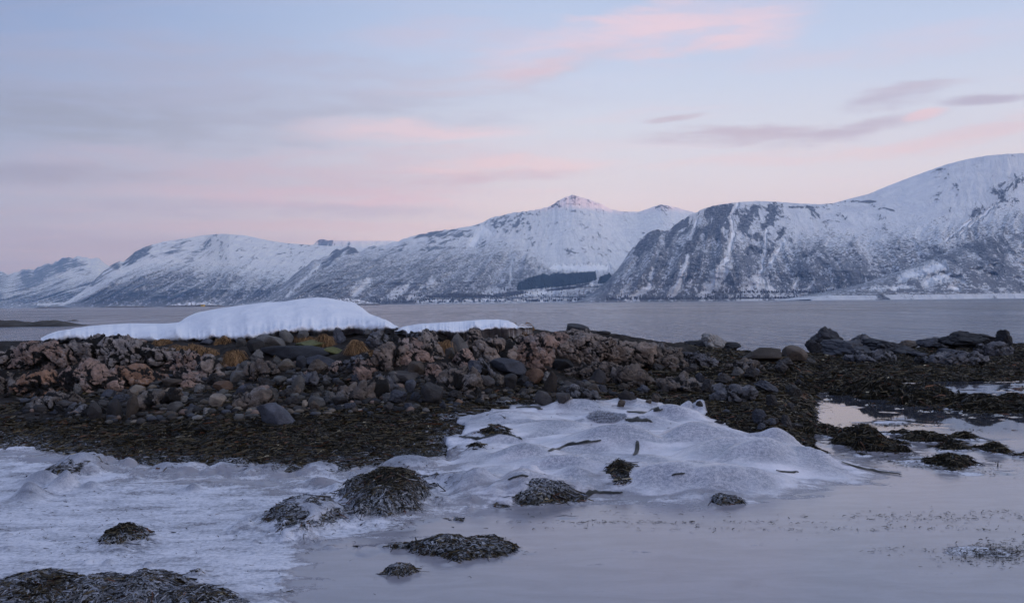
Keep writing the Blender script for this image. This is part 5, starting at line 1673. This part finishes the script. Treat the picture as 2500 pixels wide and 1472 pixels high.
# ------------------------------------------------------------------ withered grass
GR = [(78, 866, 76, 30, 0, 'short tan grass tuft at the left margin beside the outcrop'), (250, 852, 60, 14, 1, 'thin grass fringe under the left snow edge'), (320, 850, 90, 20, 0, 'low straw grass tuft left of the long one'),
      (395, 842, 50, 20, 1, 'rusty grass patch close under the snow, left'), (460, 872, 145, 42, 1, 'long shaggy orange grass tuft hanging over the left rocks'), (568, 884, 52, 42, 1, 'drooping grass tuft between long tuft and dark boulder'),
      (615, 834, 44, 14, 1, 'small rusty grass fringe above the lichen crowned boulder'), (752, 836, 62, 28, 1, 'bright orange grass cushion above the mossy ledge'), (792, 842, 30, 42, 1, 'tall narrow orange grass sheaf hanging beside the blue grey block'),
      (866, 860, 46, 46, 1, 'round ball of orange grass hanging over the dark hollow'), (905, 868, 40, 20, 1, 'small orange grass tuft right of the hollow'), (948, 838, 40, 22, 1, 'orange grass tuft under the right end of the big drift'),
      (985, 852, 60, 20, 1, 'spread orange grass on the centre rocks'), (1035, 838, 34, 28, 1, 'rust grass tuft on the centre rocks near the small snow patch'), (1082, 862, 42, 46, 1, 'long orange grass beside the tall round pale boulder'),
      (1118, 826, 60, 18, 1, 'grass fringe under the middle of the small snow patch'), (1170, 820, 50, 14, 1, 'grass fringe at the right of the small snow patch'), (1262, 812, 48, 22, 1, 'rusty grass under the little snow cap'),
      (1290, 806, 34, 22, 1, 'last orange grass tuft on the ridge skyline'), (1010, 866, 80, 14, 1, 'thin grass line on top of the blocky tan outcrop'), (540, 838, 46, 18, 1, 'rusty grass under the snow above the long tuft'), (690, 872, 40, 12, 0, 'faint grass at the tilted slab')]
for (px, py, w, h, kind, label) in GR:
    X0, D0, Z0 = ground_at(px, py)
    h = h * .86; rx = w * .46 * D0 / F; ry = max(.12, rx * .5)
    Dc = D0 - .02 + 0.0
    top = H + ray(px, py - h)[2] * Dc; bot = H + ray(px, py)[2] * Dc
    hh = top - bot
    n = int(700 + w * h * 0.55)
    th = rng.uniform(0, math.pi * 2, n); ph = np.sqrt(rng.uniform(0, 1, n))
    P = np.stack([X0 / D0 * Dc + rx * ph * np.cos(th), Dc + ry * .4 + ry * ph * np.sin(th), bot + hh * (.45 + .5 * np.sqrt(1 - ph ** 2 * .9)) - .02], 1)
    ns_ = 5 + int(w / 11)
    sid = rng.integers(0, ns_, n)
    ofx = rng.uniform(-.62, .62, ns_) * rx; sc_ = rng.uniform(.18, .5, ns_); hz_ = rng.uniform(-.50, -.08, ns_) * hh
    P[:, 0] = X0 / D0 * Dc + (P[:, 0] - X0 / D0 * Dc) * sc_[sid] + ofx[sid]
    P[:, 2] += hz_[sid]
    P[:, 2] += .10 * fbm(P[:, 0] * 6, P[:, 1] * 5, 0, 3, 5)
    lean = .9 * fbm(P[:, 0] * 3.2, 0.7, 0, 2, int(px)) 
    dirs = np.stack([np.cos(th) * .5 + lean * 2.0 + rng.normal(0, .55, n), np.full(n, -.7) + np.sin(th) * .4, np.zeros(n)], 1)
    L = rng.uniform(.3, 1.2, n)  * max(hh, .10) * .95
    t0 = np.array([.30, .175, .085]) if kind else np.array([.30, .215, .12])
    tn = t0 * (rng.uniform(0, 1, (n, 1)) ** 1.5 * 1.1 + .08) * (1 + .25 * fbm(P[:, 0] * 6, P[:, 1] * 6, 0, 2, 8))[:, None]
    V, Fq, C = strands(P, dirs, L * .7, rng.uniform(.005, .010, n), rng.uniform(.0, .03, n), tn, curl=.25, droop=1.1)
    # matted core
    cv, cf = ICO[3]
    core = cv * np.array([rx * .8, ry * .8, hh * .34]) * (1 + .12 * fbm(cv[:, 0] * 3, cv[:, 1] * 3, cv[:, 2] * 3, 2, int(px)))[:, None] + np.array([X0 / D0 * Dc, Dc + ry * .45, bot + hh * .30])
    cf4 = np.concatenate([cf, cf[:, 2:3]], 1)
    root = mesh_np('dry_grass_tuft', V, Fq, M_GRASS, True, colors=C)
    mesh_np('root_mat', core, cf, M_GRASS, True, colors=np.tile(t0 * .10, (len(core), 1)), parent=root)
    tag(root, label, 'grass tuft')

# ------------------------------------------------------------------ skerries in the fjord
def skerry(pxa, pxb, ybase, hpx, tint, label, seed, snow=False, D=None):
    yh = 739 - .0096 * ((pxa + pxb) / 2 - 1250)
    if D is None: D = (H + .35) / (ybase - yh) * F
    w = (pxb - pxa) * D / F; h = hpx * D / F
    n, m = 90, 26
    U, T = np.meshgrid(np.linspace(0, 1, n), np.linspace(0, 1, m))
    prof = np.sin(np.pi * U) ** .6 * (.45 + .55 * (0.5 + 0.9 * fbm(U * 5 + seed, .5, 0, 4, seed)))
    Z = prof * h * np.sin(np.pi * T) ** .7 * (1 + .35 * fbm(U * 18, T * 6, seed, 3, seed + 2)) - .02 * h - .4
    Z = np.where((T < .02) | (T > .98) | (U < .005) | (U > .995), -1.5, Z)
    mid = ((pxa + pxb) / 2 - 1250) / F * D
    dep = max(w * .35, h * 2)
    X = mid + (U - .5) * w; Y = D + T * dep
    mat = M_SKS if snow else M_SK
    o = mesh_np('skerry', np.stack([X, Y, Z], -1).reshape(-1, 3), grid_faces(m, n), mat, True)
    tag(o, label, 'skerry')


M_SK = mat_plain('dark_skerry_rock', (.045, .038, .032), .8, .6, 1.2)
def mat_snowyrock():
    m, t, b = new_mat('snowy_islet')
    geo = t.node('ShaderNodeNewGeometry')
    n = t.noise(geo.outputs['Position'], .22, 5, .7)
    zc = t.node('ShaderNodeSeparateXYZ', Vector=geo.outputs['Position']).outputs[2]
    k = t.math('MULTIPLY', t.mrange(n, .44, .54), t.mrange(zc, 1.2, 4.0))
    t.l.new(t.mix(k, (.05, .045, .05), (.72, .74, .8)), b.inputs['Base Color'])
    b.inputs['Roughness'].default_value = .8
    return m
M_SKS = mat_snowyrock()
skerry(-130, 190, 798, 19, 'black', 'low dark skerry in the fjord at the left margin', 3)
skerry(160, 192, 783.5, 5, 'black', 'tiny dark rock beside the skerry at the left', 5)
skerry(78, 165, 0, 4, 'black', 'thin dark islet far out at the left', 7, True, 2300)
skerry(226, 372, 0, 5, 'black', 'long flat islet with snow specks in front of the domed mountain', 9, True, 2200)
skerry(390, 540, 0, 13, 'black', 'snowy islet with dark shore near the yellow house', 11, True, 2200)
skerry(556, 680, 0, 8, 'black', 'low snowy islet partly behind the big drift', 13, True, 2300)
skerry(770, 925, 0, 19, 'black', 'snow streaked islet showing over the right shoulder of the drift', 17, True, 2100)

# ------------------------------------------------------------------ far woods
def on_slope(Vm, px, py):
    """places on a mountain's face seen at photo pixels"""
    nrow, ncol = Vm.shape[:2]
    qx, qy = proj(Vm.reshape(-1, 3)); qx = qx.reshape(nrow, ncol); qy = qy.reshape(nrow, ncol)
    out = []
    mx = qx[nrow // 3]
    for a, b in zip(px, py):
        c = int(np.argmin(np.abs(mx - a)))
        r = int(np.argmin(np.abs(qy[:, c] - b)))
        out.append(Vm[r, c])
    return np.array(out)


def wood(name, P, hmin, hmax, wd, mat, label, sides=5, cone=True):
    n = len(P)
    hgt = rng.uniform(hmin, hmax, n); rd = hgt * wd * rng.uniform(.8, 1.2, n)
    ang = np.linspace(0, 2 * math.pi, sides + 1)[:-1]
    V = []; Fc = []
    for lev, (z, r) in enumerate(((-.1, .8), (.35, 1.0), (1.0, 0.02)) if cone else ((0, .25), (.55, 1.0), (1.0, .25))):
        ring = np.stack([np.cos(ang), np.sin(ang)], 1)[None] * (rd[:, None, None] * r * rng.uniform(.6, 1.3, (n, sides, 1)))
        V.append(np.concatenate([P[:, None, :2] + ring, (P[:, 2] + hgt * z)[:, None, None] * np.ones((n, sides, 1))], -1))
    V = np.stack(V, 1).reshape(-1, 3)
    b = np.arange(n)[:, None] * sides * 3
    for lev in (0, 1):
        for j in range(sides):
            k = (j + 1) % sides
            Fc.append(np.concatenate([b + lev * sides + j, b + lev * sides + k, b + (lev + 1) * sides + k, b + (lev + 1) * sides + j], 1))
    o = mesh_np(name, V, np.concatenate(Fc), mat, False)
    tag(o, label, kind='stuff')


M_CON = mat_plain('dark_conifer', (.018, .026, .024), .9, .4, .05)
M_BIR = mat_plain('bare_birch', (.075, .068, .075), .9, .4, .05)
def in_poly(poly, n):
    poly = np.array(poly, float); out = []
    lo, hi = poly.min(0), poly.max(0)
    while sum(map(len, out)) < n:
        q = rng.uniform(lo, hi, (n, 2))
        out.append(q[poly_sd(q[:, 0], q[:, 1], poly) > 0])
    return np.concatenate(out)[:n]
q = in_poly([(1263, 709), (1266, 694), (1290, 683), (1325, 672), (1340, 676), (1362, 669), (1380, 672), (1452, 667), (1456, 682), (1432, 691), (1380, 699), (1320, 704)], 2600)
wood('conifer_plantation', on_slope(Vc, q[:, 0], q[:, 1]), 12, 17, .26, M_CON, 'dark blue block of planted conifers on the shelf below the central range')
q = in_poly([(1461, 692), (1466, 680), (1488, 671), (1498, 682), (1480, 691)], 420)
wood('conifer_plantation', on_slope(Vc, q[:, 0], q[:, 1]), 12, 17, .26, M_CON, 'small dark conifer block right of the large one at the mountain foot')
q = np.concatenate([np.stack([rng.uniform(1480, 2100, 800), 733 - rng.exponential(3, 800)], 1), np.stack([rng.uniform(1740, 2560, 600), 722 - rng.exponential(2.5, 600) - .0096 * 600], 1)])
q[:, 1] = np.minimum(q[:, 1], yline(q[:, 0]) - 5)
wood('birch_wood', on_slope(Vd, q[:, 0], q[:, 1]), 5, 10, .32, M_BIR, 'bare birches along the far shore under the right mountain', 4, False)
q = np.stack([rng.uniform(900, 1500, 1300), 0 * np.ones(1300)], 1)
q[:, 1] = yline(q[:, 0]) - 3 - rng.exponential(3, 1300) * (1 + (rng.uniform(0, 1, 1300) < .3) * 3)
q = q[fbm(q[:, 0] / 18, q[:, 1] / 5, 0, 3, 6) > 0.0]
wood('birch_wood', on_slope(Vc, q[:, 0], q[:, 1]), 6, 12, .35, M_BIR, 'bare shore birches under the central range', 4, False)
q = np.concatenate([in_poly([(1030, 727), (1100, 718), (1200, 722), (1270, 712), (1290, 716), (1240, 727), (1120, 729)], 800), in_poly([(1330, 712), (1420, 697), (1440, 694), (1400, 706)], 500)])
wood('birch_wood', on_slope(Vc, q[:, 0], q[:, 1]), 6, 12, .35, M_BIR, 'dark shelter belts between the snowfields of the far plain', 4, False)

# ------------------------------------------------------------------ tiny houses
def house(px, py, wm_, hm, wall, roofc, label, Vm=None, D=None, yaw=.2):
    if Vm is not None:
        X0, Y0, Z0 = on_slope(Vm, [px], [py])[0]
    else:
        r = ray(px, py); Y0 = D; X0 = r[0] * D; Z0 = H + r[2] * D
    e = bpy.data.objects.new('house', None); COL.objects.link(e)
    e.location = (X0, Y0 - 4, Z0); e.rotation_euler = (0, 0, yaw)
    w, d = wm_ / 2, wm_ * .35
    V = [(-w, -d, -2), (w, -d, -2), (w, d, -2), (-w, d, -2), (-w, -d, hm), (w, -d, hm), (w, d, hm), (-w, d, hm)]
    mesh_np('wall', V, [(0, 1, 5, 4), (1, 2, 6, 5), (2, 3, 7, 6), (3, 0, 4, 7)], mat_plain('painted_boards', wall, .8, .2, .5), False, parent=e)
    o_ = .5
    R = [(-w - o_, -d - o_, hm - .1), (w + o_, -d - o_, hm - .1), (w + o_, 0, hm + d * .9), (-w - o_, 0, hm + d * .9), (w + o_, d + o_, hm - .1), (-w - o_, d + o_, hm - .1)]
    mesh_np('roof', R, [(0, 1, 2, 3), (3, 2, 4, 5), (1, 4, 2, 2), (0, 3, 5, 5)] and [(0, 1, 2, 3), (3, 2, 4, 5)], mat_plain('snowy_roof', roofc, .8, .1, .5), False, parent=e)
    mesh_np('window', [(-w * .5, -d - .06, hm * .35), (-w * .1, -d - .06, hm * .35), (-w * .1, -d - .06, hm * .75), (-w * .5, -d - .06, hm * .75)], [(0, 1, 2, 3)], M_SK, False, parent=e)
    tag(e, label, 'house')
house(497, 749, 9, 5.5, (.62, .42, .10), (.7, .7, .75), 'small yellow house on the islet below the domed mountain', D=2150)
house(2150, 719, 14, 5, (.16, .05, .035), (.25, .12, .09), 'reddish house at the edge of the far beach, left of three', Vd)
house(2133, 728, 8, 4, (.09, .06, .05), (.2, .2, .22), 'small dark boathouse on the snowy far beach', Vd)
house(2204, 727, 9, 4, (.08, .06, .055), (.3, .3, .33), 'left one of two boathouses standing close on the far beach', Vd)
house(2215, 727, 8, 4, (.08, .06, .055), (.3, .3, .33), 'right one of two boathouses standing close on the far beach', Vd)
house(2200, 719, 14, 5, (.20, .08, .05), (.35, .25, .22), 'reddish house above the two boathouses', Vd)
house(2078, 728, 5, 6, (.08, .07, .07), (.2, .2, .2), 'narrow dark shed on the far beach, leftmost', Vd)
house(2250, 719, 13, 5, (.35, .33, .30), (.6, .62, .66), 'pale house behind the far beach', Vd)
house(2405, 717, 13, 5, (.13, .07, .05), (.6, .62, .66), 'dark house among spruces at the far right shore', Vd)
house(1527, 735, 12, 4, (.55, .55, .58), (.75, .76, .8), 'white boathouse at the foot of the cliffs', Vd)

# ------------------------------------------------------------------ haze
hz_m = bpy.data.materials.new('sea_air')
hz_m.use_nodes = True
nt = hz_m.node_tree
nt.nodes.clear()
pv = nt.nodes.new('ShaderNodeVolumePrincipled')
pv.inputs['Color'].default_value = (0.34, 0.58, 1.0, 1)
pv.inputs['Absorption Color'].default_value = (1, 1, 1, 1)
pv.inputs['Density'].default_value = 6.0e-5
pv.inputs['Anisotropy'].default_value = 0.0
on = nt.nodes.new('ShaderNodeOutputMaterial')
nt.links.new(pv.outputs[0], on.inputs['Volume'])
x0, x1, y0, y1, z0, z1 = -16500, 16500, -8300, 19000, -8.0, 1420
bv = [(x, y, z) for x in (x0, x1) for y in (y0, y1) for z in (z0, z1)]
hb = mesh_np('haze', bv, [(0, 1, 3, 2), (4, 6, 7, 5), (0, 4, 5, 1), (2, 3, 7, 6), (0, 2, 6, 4), (1, 5, 7, 3)], hz_m, False)
tag(hb, 'thin blue evening haze over the fjord', kind='stuff')
